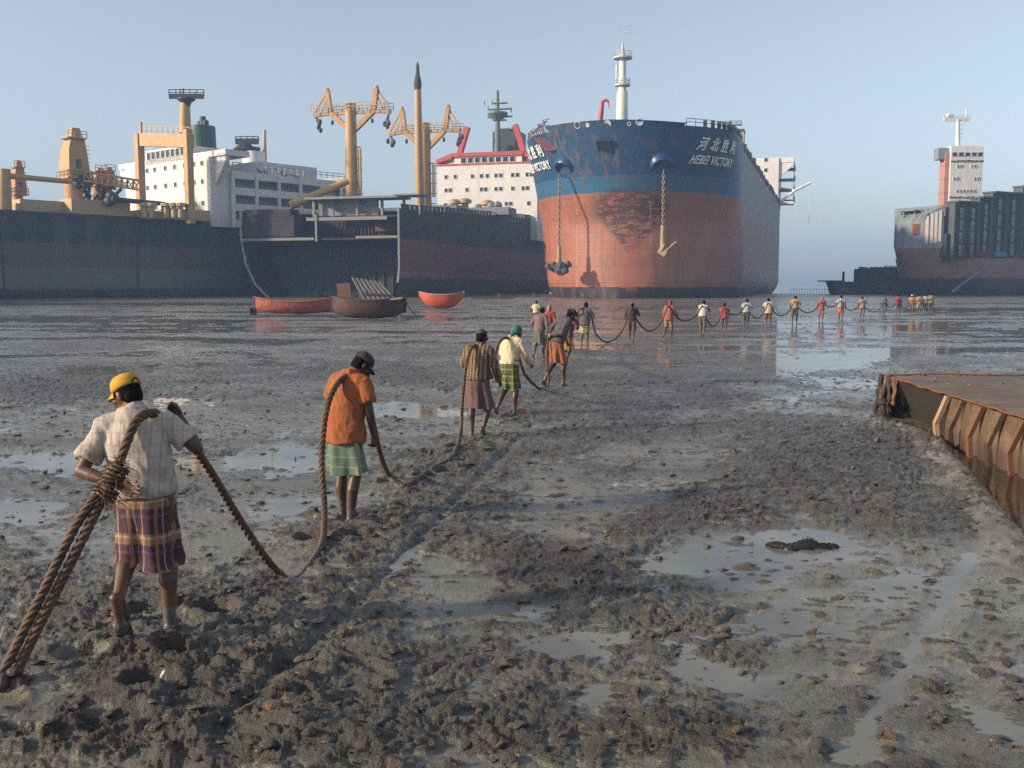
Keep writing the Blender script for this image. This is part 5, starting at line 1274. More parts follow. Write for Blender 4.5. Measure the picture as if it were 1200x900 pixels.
def cloth_mat(name, col, stripes=(), dirt=.35, var=.25):
    """woven cloth; stripes = (axis u around / v height / x / y, period, offset, width, colour, strength)"""
    if name in _mc: return _mc[name]
    m, t, b = mat_new(name); co = t.n('ShaderNodeTexCoord').outputs['Object']; s = t.n('ShaderNodeSeparateXYZ', i={0: co}); x, y, z = s.outputs
    u = t.math('MULTIPLY', t.math('ARCTAN2', x, y), .19); n1 = t.noise(co, 5, 5, .65); n2 = t.noise(co, 40, 3, .6)
    wob = t.math('MULTIPLY', t.math('SUBTRACT', n1, .5), .03)
    c = col
    for ax, per, off, wd, sc_c, st in stripes:
        v = {'u': u, 'v': z, 'x': x, 'y': y}[ax]
        f = t.math('FRACT', t.math('DIVIDE', t.math('ADD', t.math('ADD', v, wob), off + 10 * per), per))
        k = t.math('MULTIPLY', t.math('LESS_THAN', f, wd), st); c = t.mix(k, c, sc_c)
    c = t.mix(t.math('MULTIPLY', t.step(n1, .4, .7), var), c, t.mix(.5, c, (.02, .015, .01)))
    c = t.mix(t.math('MULTIPLY', t.step(t.noise(co, 2.6, 6, .7), .5, .68), dirt), c, (.16, .14, .115))
    t.put(b.inputs['Base Color'], c); b.inputs['Roughness'].default_value = .85
    wv = t.n('ShaderNodeTexWave', i={'Vector': co, 'Scale': 60.0, 'Distortion': 4.0}).outputs[1]
    t.put(b.inputs['Normal'], t.n('ShaderNodeBump', i={'Strength': .35, 'Distance': .006, 'Height': t.math('ADD', t.math('MULTIPLY', wv, .2), t.math('ADD', n1, t.math('MULTIPLY', n2, .4)))}).outputs[0])
    _mc[name] = m; return m
SKIN = skin_mat('skin_brown', (.115, .055, .032)); SKIN2 = skin_mat('skin_dark', (.070, .034, .021))
HAIR = flat('black_hair', (.006, .005, .004), .85, .4, 60, .5); HAIR.node_tree.nodes['Principled BSDF'].inputs['Specular IOR Level'].default_value = .12
def rotx(p, piv, a): # lean forward (+y)
    return piv + Matrix.Rotation(-R(a), 3, 'X') @ (p - piv)
def hand(mb, w, d, n, s, curl=.5, k=1.0, grip=False):
    """w wrist, d pointing direction, n palm normal, s side of the thumb (unit): palm + five unequal fingers"""
    d = V(d).normalized(); n = (V(n) - d * V(n).dot(d)).normalized(); sd_ = d.cross(n) * s
    for i, (o_, L) in enumerate(((.030, .075), (.011, .080), (-.009, .076), (-.027, .068))):
        mb.cap(w + sd_ * o_ * .5 * k, .013 * k, w + (d * L + sd_ * o_) * k, .0115 * k, 8)
    for i, (o_, sp, L) in enumerate(((.032, .18, .072), (.011, .04, .080), (-.010, -.08, .075), (-.029, -.22, .058))):
        c = curl * (1 + .12 * i); base = w + (d * (.078 - .004 * i) + sd_ * o_) * k
        d1 = (d * math.cos(c * .7) + n * math.sin(c * .7) + sd_ * sp * .5).normalized(); d2 = (d * math.cos(c * 1.7) + n * math.sin(c * 1.7) + sd_ * sp * .4).normalized()
        j = base + d1 * L * .5 * k; mb.cap(base, .0105 * k, j, .0095 * k, 8); d3 = (d2 * .8 + (d * math.cos(c * 2.4) + n * math.sin(c * 2.4)) * .4).normalized()
        j2 = j + d2 * L * .32 * k; mb.cap(j, .0095 * k, j2, .0085 * k, 8); mb.cap(j2, .0085 * k, j2 + d3 * L * .22 * k, .0075 * k, 8)
    tb = w + (d * .022 + sd_ * .026) * k; tj = tb + (d * .034 + sd_ * .026 + n * .014 * curl) * k
    mb.cap(tb, .0145 * k, tj, .0120 * k, 8); mb.cap(tj, .0115 * k, tj + (d * .028 + sd_ * .006 + n * .02 * curl) * k, .0088 * k, 8)
PIV = V((0, 0, .92))
def person(label, px, py, pyh, rz, P, skin=None, shirt=None, lower=None, head=None, near=0, Y=None, group='men hauling the rope'):
    g = gnd(px, py, 0.0); gz = mud_z(g.x, g.y); g = gnd(px, py, gz)
    root = empty('person', (g.x, g.y, gz - P.get('sink', .05)), R(rz), label, 'person', group)
    lean, roll, hunch = P.get('lean', 8), P.get('roll', 0), P.get('hunch', 10); skin = skin or SKIN
    vox = .0065 if near == 2 else .0085 if near == 1 else .013
    RM = Matrix.Rotation(R(roll), 3, 'Y'); TW = Matrix.Rotation(R(P.get('twist', 0)), 3, 'Z')
    def up(p, wgt=1.0):
        p = V(p); q_ = PIV + RM @ (TW @ (p - PIV)); q_ = rotx(q_, PIV, lean); return p.lerp(q_, wgt)
    def upv(v): return up(PIV + V(v)) - up(PIV)
    NK = V((0, .0, 1.43)); HM = Euler((-R(P.get('pitch', 10) + hunch * 0), 0, R(P.get('yaw', 0))), 'XYZ').to_matrix(); HM = Matrix.Rotation(R(P.get('yaw', 0)), 3, 'Z') @ Matrix.Rotation(-R(P.get('pitch', 10)), 3, 'X')
    fw = V((0, .005 + .0028 * hunch, -.0012 * hunch))
    def hd(p): p = V(p); return up(NK + fw + HM @ (p - NK))
    HMAT = (Matrix.Rotation(-R(lean), 3, 'X') @ RM @ TW @ HM)
    lg = {}
    for s, S in ((-1, 'L'), (1, 'R')):
        lg[S] = (V((s * .09, 0, .90)), V(P.get('knee' + S, (s * .105, .03, .48))), V(P.get('ank' + S, (s * .105, -.03, .09))), V(P.get('foot' + S, (s * .15, 1, -.08))).normalized())
    am = {}
    for s, S in ((-1, 'L'), (1, 'R')):
        am[S] = (up((s * .168, -.005, 1.345)), up(P.get('elb' + S, (s * .245, -.02, 1.11))), up(P.get('wr' + S, (s * .255, .07, .88))))
    top = max(hd((0, 0, 1.662)).z, hd((0, -.06, 1.64)).z) + (.012 if head and head[0] != 'hair' else 0)
    zt_ = at(px, pyh, g.y).z - root.location.z
    k = zt_ / top
    m = MB()
    m.ell((0, 0, .91), (.150, .105, .12)); m.ell(up((0, .0, 1.06)), (.138, .095, .15)); m.ell(up((0, -.01, 1.22)), (.160, .112, .17), HMAT if False else (-R(lean), 0, 0))
    m.cap(up((-.135, -.01, 1.355)), .062, up((.135, -.01, 1.355)), .062)
    m.cap(up((0, -.01, 1.37)), .062, hd((0, .0, 1.475)), .053)
    m.ell(hd((0, .012, 1.563)), (.071, .090, .095), HMAT); m.ell(hd((0, .052, 1.508)), (.052, .052, .066), HMAT); m.ell(hd((0, .07, 1.468)), (.034, .03, .026), HMAT)
    m.cap(hd((0, .100, 1.548)), .011, hd((0, .118, 1.520)), .0165, 8); m.cap(hd((-.03, .092, 1.572)), .012, hd((.03, .092, 1.572)), .012, 8)
    m.cap(hd((-.018, .099, 1.490)), .009, hd((.018, .099, 1.490)), .009, 8)
    for s in (-1, 1): m.ell(hd((s * .075, .0, 1.540)), (.011, .022, .034), HMAT, 8, 6); m.ell(hd((s * .045, .07, 1.528)), (.022, .024, .02), HMAT, 8, 6)
    for S in 'LR':
        hp, kn, an, fd = lg[S]; m.cap(hp, .088, kn, .055)
        ax = (an - kn).normalized(); back = V((0, -1, 0)); back = (back - ax * back.dot(ax)).normalized()
        cm = kn.lerp(an, .33) + back * .018; m.cap(kn, .053, cm, .056); m.cap(cm, .054, an, .034); m.ell(kn - back * .022, (.04, .035, .045), None, 10, 7)
        heel = an + (-fd * .045) + ax * .045; ball = an + fd * .125 + ax * .062; m.cap(an, .036, heel, .034); m.cap(heel, .032, ball, .030); m.cap(an + ax * .02, .034, ball, .026); m.cap(an, .034, ball, .022)
        sdv = fd.cross(ax).normalized()
        for i, (o_, L, r) in enumerate(((-.028, .062, .014), (-.011, .058, .0105), (.004, .054, .010), (.017, .047, .0095), (.029, .038, .009))):
            o_ *= 1 if S == 'L' else -1; o_ = -o_; m.cap(ball + sdv * o_, .02, ball + sdv * o_ * 1.1 + fd * L, r, 8)
        sh, el, wr = am[S]; m.cap(sh, .054, el, .040); m.cap(el, .039, el.lerp(wr, .3), .041); m.cap(el.lerp(wr, .3), .040, wr, .026)
        d = (wr - el).normalized(); hdir = upv(P['hd' + S]) if 'hd' + S in P else d; pn = upv(P['pn' + S]) if 'pn' + S in P else upv((-1 if S == 'R' else 1, .3, 0))
        hand(m, wr, hdir, pn, P.get('th' + S, 1 if S == 'R' else -1), P.get('curl' + S, .55), 1.0 if near else 1.1)
    body = link(remesh(m, vox, 3 if near else 2), 'body', skin, root, k)
    rr = random.Random(int(px * 7 + py))
    # ---- shirt
    if shirt:
        mat, slv, hem, loose = shirt; sm = MB(); R_ = []
        for z, rx, ry, oy in ((hem, .160 + loose * (1.25 if hem < .88 else 1), .120 + loose * (1.25 if hem < .88 else 1), .0), (hem + .05, .162 + loose * (1.2 if hem < .88 else 1), .120 + loose * (1.2 if hem < .88 else 1), .0), (1.0, .150 + loose * .9, .110 + loose * .9, 0), (1.12, .160 + loose * .7, .115 + loose * .7, -.005), (1.25, .178 + loose * .4, .122 + loose * .4, -.01), (1.33, .166 + loose * .2, .108, -.012), (1.385, .122, .085, -.01), (1.425, .080, .070, .0), (1.445, .070, .064, .006)):
            wg_ = min(1, max(0, (z - .78) / .26))
            R_.append([up((rx * math.cos(a) * (1 + .02 * math.sin(5 * a + z * 7)), oy + ry * math.sin(a), z), wg_) for a in [2 * math.pi * i / 28 for i in range(28)]])
        sm.loft(R_)
        for S in 'LR':
            sh, el, wr = am[S]; inn = sh + (up((0, 0, 1.33)) - sh) * .25
            if slv == 'short':
                e2 = sh.lerp(el, .74); sm.tube([inn, sh, sh.lerp(el, .4), e2], [.074, .070, .070, .076], 14)
            elif slv == 'long':
                sm.tube([inn, sh, sh.lerp(el, .5), el, el.lerp(wr, .5), el.lerp(wr, .93)], [.074, .068, .062, .058, .052, .044], 14); sm.ell(el, (.062,) * 3, None, 10, 7)
            elif slv == 'none': sm.ell(sh.lerp(inn, .6), (.06, .06, .06), None, 10, 7)
        sm.cap(up((-.14, -.008, 1.345)), .078, up((.14, -.008, 1.345)), .078); sm.ell(up((0, -.012, 1.30)), (.165, .122, .10), HMAT if False else (-R(lean), 0, 0))
        me = remesh(sm, .0095 if near else .015, 3)
        if near: wrinkle(me, .015, .85, rr.random() * 50, (5, 5, 4)); wrinkle(me, .007, 2.0, rr.random() * 50, (7, 7, 5))
        else: wrinkle(me, .010, .9, rr.random() * 50)
        so = link(me, 'shirt', mat, root, k)
        if near == 2 and slv == 'short':
            c = MB(); n_ = 24
            c.loft([[hd((r * 1.0 * math.cos(a), .002 + r * .95 * math.sin(a), z + .012 * math.sin(a) * -1)) for a in [2 * math.pi * i / n_ for i in range(n_)]] for z, r in ((1.415, .074), (1.452, .070), (1.466, .073), (1.452, .078), (1.41, .088))], True, False)
            link(c.mesh('collar'), 'collar', mat, so, k)
    # ---- lungi / shorts
    if lower:
        mat, hem, flare = lower; shorts = any(w_ in mat.name for w_ in ('shorts', 'trousers')); top_z = 1.0; rings = []; N = 48; ph = [rr.random() * 6.3 for _ in range(4)]
        def legx(S, z):
            hp, kn, an, _ = lg[S]
            if z > kn.z: t_ = (hp.z - z) / max(.05, hp.z - kn.z); return hp.lerp(kn, min(1, max(0, t_)))
            t_ = (kn.z - z) / max(.05, kn.z - an.z); return kn.lerp(an, min(1, t_))
        for j in range(19):
            f = j / 18; z = top_z + (hem - top_z) * f; a, b_ = legx('L', z), legx('R', z); c = (a + b_) / 2
            ex, ey = abs(a.x - b_.x) / 2, abs(a.y - b_.y) / 2
            rx = max(.160 + .012 * math.sin(math.pi * min(1, f * 2)), ex + .068) + flare * f; ry = max(.120 + .012 * math.sin(math.pi * min(1, f * 2)), ey + .072) + flare * f
            ring = []
            for i in range(N):
                th = 2 * math.pi * i / N
                fold = (math.sin(5 * th + ph[0]) * .5 + math.sin(9 * th + ph[1] + f * 2) * .3 + math.sin(3 * th + ph[2]) * .4) * (.016 + .030 * f) * f ** .5
                hemw = .012 * math.sin(2 * th + ph[3]) * f
                p = V((c.x * f + (rx + fold) * math.cos(th), c.y * f + (ry + fold) * math.sin(th), z + hemw))
                ring.append(up(p, min(1, max(0, (z - .78) / .26))))
            rings.append(ring)
        if shorts:
            sm = MB(); sm.ell(up((0, 0, .93), .5), (.165, .125, .13))
            for S in 'LR':
                hp, kn, an, _ = lg[S]; ps = [hp + V((0, 0, .05))] + [legx(S, z_) for z_ in np.linspace(.82, hem, 5)]
                sm.tube(ps, [.095, .100, .094, .088, .082, .080], 12)
            me = remesh(sm, .014, 2); wrinkle(me, .008, 1.1, rr.random() * 9); link(me, 'shorts', mat, root, k); lower = None
    if lower:
        lm = MB().loft(rings, True, False); me = lm.mesh('lungi'); wrinkle(me, .010 if near else .004, 1.0, rr.random() * 9, (8, 8, 1.6))
        lo = link(me, 'lungi', mat, root, k)
        if near:
            wb = MB(); wb.loft([[up((r * (.152 if shirt and shirt[2] > .9 else .150) / .150 * math.cos(a) * 1.04, r * .112 / .15 * math.sin(a) * 1.05, z), min(1, max(0, (z - .78) / .26))) for a in [2 * math.pi * i / 32 for i in range(32)]] for z, r in ((.975, .158), (.985, .166), (1.005, .169), (1.02, .163), (1.02, .15))], True, False)
            me = wb.mesh('waist_roll'); wrinkle(me, .004, 2.5, 3); link(me, 'waist_roll', mat, lo, k)
    # ---- head wear
    if head:
        kind, mat = head[0], head[1]
        if kind in ('hair', 'cap'):
            h = MB(); h.ell(hd((0, -.006, 1.575)), (.0775, .0885, .091), HMAT, 18, 12); h.ell(hd((0, -.035, 1.525)), (.066, .058, .062), HMAT, 14, 9)
            me = remesh(h, .008 if near else .013, 2); wrinkle(me, .003, 4, 3); link(me, 'hair', HAIR, root, k)
        if kind == 'cap':
            c = MB(); n_ = 28; rings = []
            for z, s_ in ((1.578, 1.0), (1.60, 1.005), (1.625, .97), (1.648, .86), (1.664, .66), (1.672, .40), (1.675, .06)):
                rings.append([hd((.0825 * s_ * math.cos(a), -.002 + .0985 * s_ * math.sin(a), z + (.010 * max(0, -math.sin(a)) if z < 1.58 else 0))) for a in [2 * math.pi * i / n_ for i in range(n_)]])
            c.loft(rings, True, True); me = c.mesh('cap'); wrinkle(me, .0025, 2, 2); co_ = link(me, 'cap', mat, root, k)
            b_ = MB(); nb = 13; tp_, bt_ = [], []
            for i in range(nb):
                a = math.pi * (.12 + .76 * i / (nb - 1)); s_ = math.sin(math.pi * i / (nb - 1)) ** .5
                i0 = V((.080 * math.cos(a), .094 * math.sin(a), 1.583)); o0 = V((.088 * math.cos(a), .10 * math.sin(a) + .062 * s_, 1.572 - .016 * (1 - s_) - .008))
                tp_.append((hd(i0), hd(o0)))
            vs = [p for pr in tp_ for p in pr]; vs += [v + upv((0, 0, -.005)) for v in vs]; q0 = nb * 2
            fs = [(2 * i, 2 * i + 1, 2 * i + 3, 2 * i + 2) for i in range(nb - 1)] + [(q0 + 2 * i, q0 + 2 * i + 2, q0 + 2 * i + 3, q0 + 2 * i + 1) for i in range(nb - 1)] + [(2 * i + 1, q0 + 2 * i + 1, q0 + 2 * i + 3, 2 * i + 3) for i in range(nb - 1)]
            link(MB().add(vs, fs).mesh('brim'), 'brim', head[2] if len(head) > 2 else mat, co_, k)
            if near == 2:
                op = MB(); pts = [(.030 * math.cos(a), 0, 1.588 + .030 * math.sin(a)) for a in [math.pi * i / 12 for i in range(13)]]
                outer = []
                for x, _, z in pts: yy = -.002 - .0985 * math.sqrt(max(0, 1 - (x / .0825) ** 2)) * (1.005 if z < 1.605 else .985); outer.append(hd((x, yy - .004, z)))
                op.add(outer, [tuple(range(13))]); link(op.mesh('cap_opening'), 'cap_opening', HAIR, co_, k)
                link(MB().ell(hd((0, 0, 1.676)), (.008, .008, .005), None, 8, 6).mesh('button'), 'button', mat, co_, k)
        if kind == 'scarf':
            h = MB(); h.ell(hd((0, -.004, 1.572)), (.084, .098, .098), HMAT, 18, 12); h.ell(hd((0, -.035, 1.52)), (.074, .068, .078), HMAT, 14, 9); h.cap(hd((0, -.06, 1.50)), .05, hd((.02, -.10, 1.41)), .035)
            me = remesh(h, .009 if near else .013, 2); wrinkle(me, .005, 2.2, 7); link(me, 'headscarf', mat, root, k)
        if kind == 'turban':
            h = MB(); h.ell(hd((0, 0, 1.60)), (.092, .105, .070), HMAT, 18, 12); me = remesh(h, .012, 2); wrinkle(me, .006, 2, 5); link(me, 'turban', mat, root, k)
            h = MB(); h.ell(hd((0, -.02, 1.54)), (.072, .075, .07), HMAT, 14, 9); link(h.mesh('hair'), 'hair', HAIR, root, k)
    if near:
        for s in (-1, 1):
            e = MB().ell(hd((s * .030, .089, 1.545)), (.0135, .008, .0085), HMAT, 10, 7); link(e.mesh('eye'), 'eye', flat('eye_dark', (.05, .035, .03), .2, .1), root, k)
    root['_k'] = k
    return root, (lambda p: root.matrix_world @ V(p)), k, up
MEN = {}
# 1: nearest man
W1S = cloth_mat('dingy_white_shirt', (.50, .43, .37), (('x', .060, .0, .14, (.26, .20, .19), .6), ('x', .060, .03, .08, (.46, .32, .20), .6), ('v', .075, .0, .12, (.34, .27, .24), .5)), .5, .4)
W1L = cloth_mat('purple_plaid_lungi', (.060, .024, .040), (('v', .235, .06, .30, (.30, .17, .08), .7), ('v', .235, .02, .07, (.42, .32, .20), .7), ('v', .235, .12, .07, (.16, .05, .12), .8), ('u', .16, .02, .16, (.40, .20, .10), .55), ('u', .16, .065, .05, (.60, .45, .28), .6), ('u', .16, .10, .10, (.05, .02, .06), .6)), .25)
CAPY = cloth_mat('yellow_cap', (.52, .29, .02), (), .15)
MEN[1] = person('man in a yellow cap and purple plaid lungi, one hand behind his back', 176, 738, 441, 4,
    dict(lean=7, roll=-9, hunch=12, yaw=58, pitch=14, sink=.05, kneeL=(-.115, .02, .50), ankL=(-.10, -.26, .33), footL=(.10, .25, -1), kneeR=(.115, .05, .49), ankR=(.12, .0, .07),
         elbL=(-.325, -.09, 1.11), wrL=(-.085, -.185, .985), hdL=(1, -.12, -.22), pnL=(-.05, -1, .1), thL=1, curlL=.35,
         elbR=(.335, .06, 1.13), wrR=(.245, .13, 1.335), hdR=(-.35, .1, .9), pnR=(-.6, -.6, .1), curlR=1.15),
    SKIN, (W1S, 'short', .90, .028), (W1L, .46, .025), ('cap', CAPY), 2)
_r, _w, _k, _u = MEN[1]
mc = MB(); rr = random.Random(6)
for i in range(16):
    f = i / 15; mc.ell((-.105 + .02 * f + rr.uniform(-.012, .012), -.265 + .05 * f + rr.uniform(-.015, .015), .31 - .29 * f), (.034 + .012 * f + rr.uniform(0, .010), .036 + rr.uniform(0, .012), .034), None, 9, 7)
_me = remesh(mc, .008, 2); wrinkle(_me, .010, 1.6, 4, (9, 9, 9)); link(_me, 'mud_caked_heel', CLODM, _r, _k)
# 2: orange shirt
MEN[2] = person('man in an orange shirt, dark cap and green lungi, standing with head bowed', 406, 606, 414, -32,
    dict(lean=10, hunch=16, yaw=-22, pitch=34, sink=.09, kneeL=(-.10, .06, .48), ankL=(-.09, .05, .08), kneeR=(.10, .02, .48), ankR=(.09, -.05, .08),
         elbR=(.24, .03, 1.10), wrR=(.24, .13, .87), hdR=(.0, .25, -1), pnR=(-1, .1, 0), curlR=.8, elbL=(-.27, .10, 1.15), wrL=(-.17, .24, 1.22), hdL=(.2, .1, 1), curlL=1.0),
    SKIN2, (cloth_mat('orange_shirt', (.31, .085, .020), (), .3, .4), 'short', .79, .035), (cloth_mat('sea_green_lungi', (.10, .155, .115), (('v', .10, .0, .12, (.30, .36, .22), .5), ('u', .08, .0, .15, (.10, .19, .17), .5), ('u', .4, .1, .16, (.42, .40, .18), .5)), .3), .50, .03), ('cap', cloth_mat('dark_cap', (.045, .04, .035))), 2)
# 3 patterned shirt
MEN[3] = person('man in a brown patterned long sleeved shirt and mauve lungi, mid stride', 560, 510, 387, -18,
    dict(lean=9, hunch=10, yaw=-10, pitch=12, sink=.06, kneeL=(-.10, .02, .48), ankL=(-.09, -.02, .09), kneeR=(.13, .17, .52), ankR=(.10, -.04, .17), footR=(.1, .7, -.7),
         elbR=(.25, .06, 1.10), wrR=(.27, .22, .90), elbL=(-.26, .08, 1.14), wrL=(-.2, .22, 1.26), curlL=1),
    SKIN2, (cloth_mat('patterned_shirt', (.27, .18, .09), (('x', .055, .0, .42, (.030, .018, .014), .9), ('v', .045, .0, .28, (.10, .05, .03), .6)), .2), 'long', .90, .03), (cloth_mat('mauve_lungi', (.135, .075, .078), (('v', .05, 0, .1, (.10, .055, .06), .5),), .25), .47, .04), ('cap', cloth_mat('brown_cap', (.07, .045, .04))), 1)
# 4 green headscarf
MEN[4] = person('man in a green headscarf, cream shirt and green plaid lungi, reaching forward', 597, 485, 381, -38,
    dict(lean=13, hunch=12, yaw=-6, pitch=16, sink=.06, kneeR=(.10, .06, .48), ankR=(.09, .02, .08), kneeL=(-.10, .02, .49), ankL=(-.10, -.24, .16), footL=(0, .7, -.7),
         elbR=(.25, .10, 1.12), wrR=(.22, .32, 1.00), curlR=.7, elbL=(-.26, .08, 1.14), wrL=(-.2, .22, 1.26), curlL=1),
    SKIN2, (cloth_mat('cream_shirt', (.60, .50, .33), (), .3), 'long', .93, .03), (cloth_mat('green_plaid_lungi', (.045, .085, .040), (('v', .12, .0, .22, (.24, .22, .07), .7), ('u', .10, .0, .22, (.22, .20, .06), .7), ('v', .12, .07, .1, (.02, .03, .02), .7)), .2), .50, .03), ('scarf', cloth_mat('green_scarf', (.015, .16, .085))), 1)
def cl(n, c, st=(), d=.25): return cloth_mat(n, c, st, d)
HB = dict(lean=24, hunch=14, pitch=30, elbR=(.27, -.10, 1.08), wrR=(.07, -.20, .98), hdR=(-1, -.2, -.2), elbL=(-.27, -.10, 1.08), wrL=(-.07, -.21, .97), hdL=(1, -.2, -.2))
ST1 = dict(kneeL=(-.10, .12, .50), ankL=(-.10, .10, .09), kneeR=(.10, .0, .48), ankR=(.10, -.22, .13), footR=(0, .8, -.6))
ST2 = dict(kneeR=(.10, .12, .50), ankR=(.10, .10, .09), kneeL=(-.10, .0, .48), ankL=(-.10, -.22, .13), footL=(0, .8, -.6))
RS = dict(elbR=(.29, .06, 1.14), wrR=(.20, .14, 1.32), curlR=1.1)      # right hand up on the rope
LS = dict(elbL=(-.29, .06, 1.14), wrL=(-.20, .14, 1.32), curlL=1.1)
MEN[5] = person('stooping man in a charcoal shirt and orange lungi, hands clasped behind his back', 652, 452, 363, -62, {**HB, **ST2}, SKIN2, (cl('charcoal_shirt', (.075, .072, .075)), 'long', .90, .03), (cl('burnt_orange_lungi', (.30, .10, .03)), .50, .03), ('cap', cl('black_cap', (.02, .02, .022)), cl('white_brim', (.5, .5, .5))), 1)
MEN[6] = person('man in a maroon shirt half hidden behind the stooping man in charcoal', 664, 429, 362, -40, {**ST1, **RS}, SKIN, (cl('maroon_shirt', (.13, .04, .05)), 'long', .85, .03), (cl('ochre_lungi', (.28, .15, .05)), .50, .03), ('hair', HAIR))
MEN[7] = person('man in a red grey checked shirt and olive lungi, left of the stooping man', 632, 419, 360, -25, {**ST2, **LS, 'lean': 14}, SKIN2, (cl('red_grey_check_shirt', (.20, .10, .095), (('x', .05, 0, .45, (.09, .09, .10), .8), ('v', .05, 0, .3, (.25, .2, .18), .5))), 'long', .88, .03), (cl('olive_lungi', (.10, .13, .075)), .50, .03), ('cap', cl('slate_cap', (.03, .035, .045))))
MEN[8] = person('man in a bright red shirt and dusty pink headscarf behind the checked shirt', 642, 413, 357, -20, {**ST1, **LS}, SKIN2, (cl('bright_red_shirt', (.36, .055, .04)), 'long', .78, .035), (cl('rust_lungi', (.22, .09, .05)), .50, .03), ('scarf', cl('dusty_scarf', (.28, .18, .13))))
MEN[9] = person('man in a cream shirt and blue trousers, farthest back in the clustered group', 628, 383, 352.5, -15, {**ST1}, SKIN2, (cl('pale_cream_shirt', (.55, .47, .32)), 'short', .90, .03), (cl('blue_shorts', (.05, .07, .11)), .40, .0), ('hair', HAIR))
far = [(685, 405, 354.5, -20, 'man in a mauve grey shirt and yellow striped lungi holding up the rope', ('mauve_grey_shirt', (.14, .11, .125)), 'long', ('yellow_striped_lungi', (.42, .36, .13), (('v', .09, 0, .45, (.20, .22, .12), .9),)), .52, ('hair', HAIR), {}, {**RS}),
 (740, 399, 354.5, -15, 'man in a loose black jacket and brown trousers, right of the yellow striped lungi', ('black_jacket', (.030, .028, .028)), 'long', ('brown_trousers', (.09, .06, .04)), .45, ('cap', cl('grey_brown_cap', (.14, .10, .08))), ST1, {**RS}),
 (783, 396, 351.5, -40, 'man in a salmon red shirt and crimson headscarf leaning on the rope', ('salmon_shirt', (.38, .12, .09)), 'long', ('tan_shorts', (.30, .16, .09)), .52, ('scarf', cl('crimson_scarf', (.28, .03, .06))), ST2, {'wrR': (.24, .30, .98), 'elbR': (.27, .1, 1.1)}),
 (823, 393, 352, -25, 'man in a white vest with bare arms and grey trousers', ('white_vest', (.66, .62, .55)), 'none', ('taupe_trousers', (.12, .095, .085)), .42, ('hair', HAIR), ST1, {**RS}),
 (848, 389, 355.5, -20, 'short man in a red T shirt and grey shorts beside the white vest', ('red_tee', (.42, .045, .05)), 'short', ('grey_shorts', (.09, .085, .095)), .50, ('hair', HAIR), {}, {**LS}),
 (874, 385, 350.5, -25, 'man in a grey white shirt and dark green shorts', ('grey_white_shirt', (.42, .42, .42)), 'short', ('dark_green_shorts', (.05, .065, .05)), .48, ('hair', HAIR), ST1, {**RS}),
 (900, 383, 349.5, -15, 'man in a pale cream shirt and brown shorts, fourth from the white vest', ('cream_tee', (.60, .50, .36)), 'short', ('brown_shorts', (.11, .06, .045)), .46, ('hair', HAIR), {}, {**LS}),
 (931, 379.5, 346.5, -20, 'man in a mustard tan shirt and bottle green shorts', ('mustard_shirt', (.44, .30, .14)), 'short', ('bottle_green_shorts', (.045, .08, .06)), .48, ('hair', HAIR), ST2, {**RS}),
 (962, 376.7, 347.5, -30, 'man in a rust red sleeveless shirt with an orange headscarf', ('rust_red_vest', (.34, .10, .075)), 'none', ('brick_lungi', (.25, .11, .085)), .50, ('scarf', cl('orange_scarf', (.35, .16, .08))), {}, {**RS}),
 (985, 376, 346, -20, 'man in a black and white shirt and orange red lungi', ('black_white_shirt', (.55, .53, .48), (('x', .12, .02, .4, (.04, .04, .04), .9),)), 'short', ('orange_red_lungi', (.42, .11, .05)), .55, ('hair', HAIR), ST1, {**LS}),
 (1010, 373.5, 347.5, -15, 'man in a khaki tan shirt and grey shorts, right of the orange red lungi', ('khaki_tan_shirt', (.36, .26, .15)), 'short', ('ash_shorts', (.16, .14, .13)), .48, ('hair', HAIR), {}, {**RS}),
 (1036, 370, 349.5, -40, 'small stooping man in a dark grey shirt between khaki and crimson shirts', ('dark_grey_shirt', (.07, .07, .075)), 'long', ('grey_brown_shorts', (.10, .085, .075)), .50, ('hair', HAIR), ST1, {'lean': 25}),
 (1052, 369, 344.8, -20, 'man in a crimson pink shirt and blue grey trousers', ('crimson_pink_shirt', (.36, .035, .075)), 'short', ('blue_grey_trousers', (.10, .11, .15)), .42, ('hair', HAIR), {}, {**LS}),
 (1068, 367.5, 345.3, -25, 'man in an orange yellow shirt with a white turban', ('orange_yellow_shirt', (.55, .25, .04)), 'short', ('dusk_trousers', (.11, .10, .10)), .42, ('turban', cl('white_turban', (.68, .66, .62))), ST1, {**RS}),
 (1076.5, 366.5, 345, -20, 'man in a faded pink shirt between the white turban and grey shirt', ('faded_pink_shirt', (.42, .22, .17)), 'short', ('pinkish_lungi', (.26, .15, .12)), .48, ('hair', HAIR), {}, {**LS}),
 (1084, 366.5, 344.5, -20, 'man in a pale grey shirt and teal trousers near the end of the file', ('pale_grey_shirt', (.36, .36, .33)), 'short', ('teal_trousers', (.06, .12, .13)), .42, ('hair', HAIR), ST2, {**RS}),
 (1090.5, 366, 343.5, -15, 'last man of the file in a khaki shirt and dark trousers', ('olive_khaki_shirt', (.28, .24, .14)), 'short', ('dark_trousers', (.05, .05, .055)), .42, ('hair', HAIR), {}, {**RS})]
for i, (px, py, ph_, rz, lab, sh, slv, lo, hem, hd_, stp, arm) in enumerate(far):
    P = dict(lean=8 + (i * 5) % 9, hunch=10, yaw=(i * 37) % 40 - 20, pitch=12, sink=.06); P.update(stp); P.update(arm)
    MEN[10 + i] = person(lab, px, py, ph_, rz, P, SKIN2 if i % 3 else SKIN, (cl(sh[0], tuple(q_ * .78 for q_ in sh[1]), *sh[2:]), slv, .80 + .1 * (i % 2), .035), (cl(*lo), hem, .02), hd_)
bpy.context.view_layer.update()

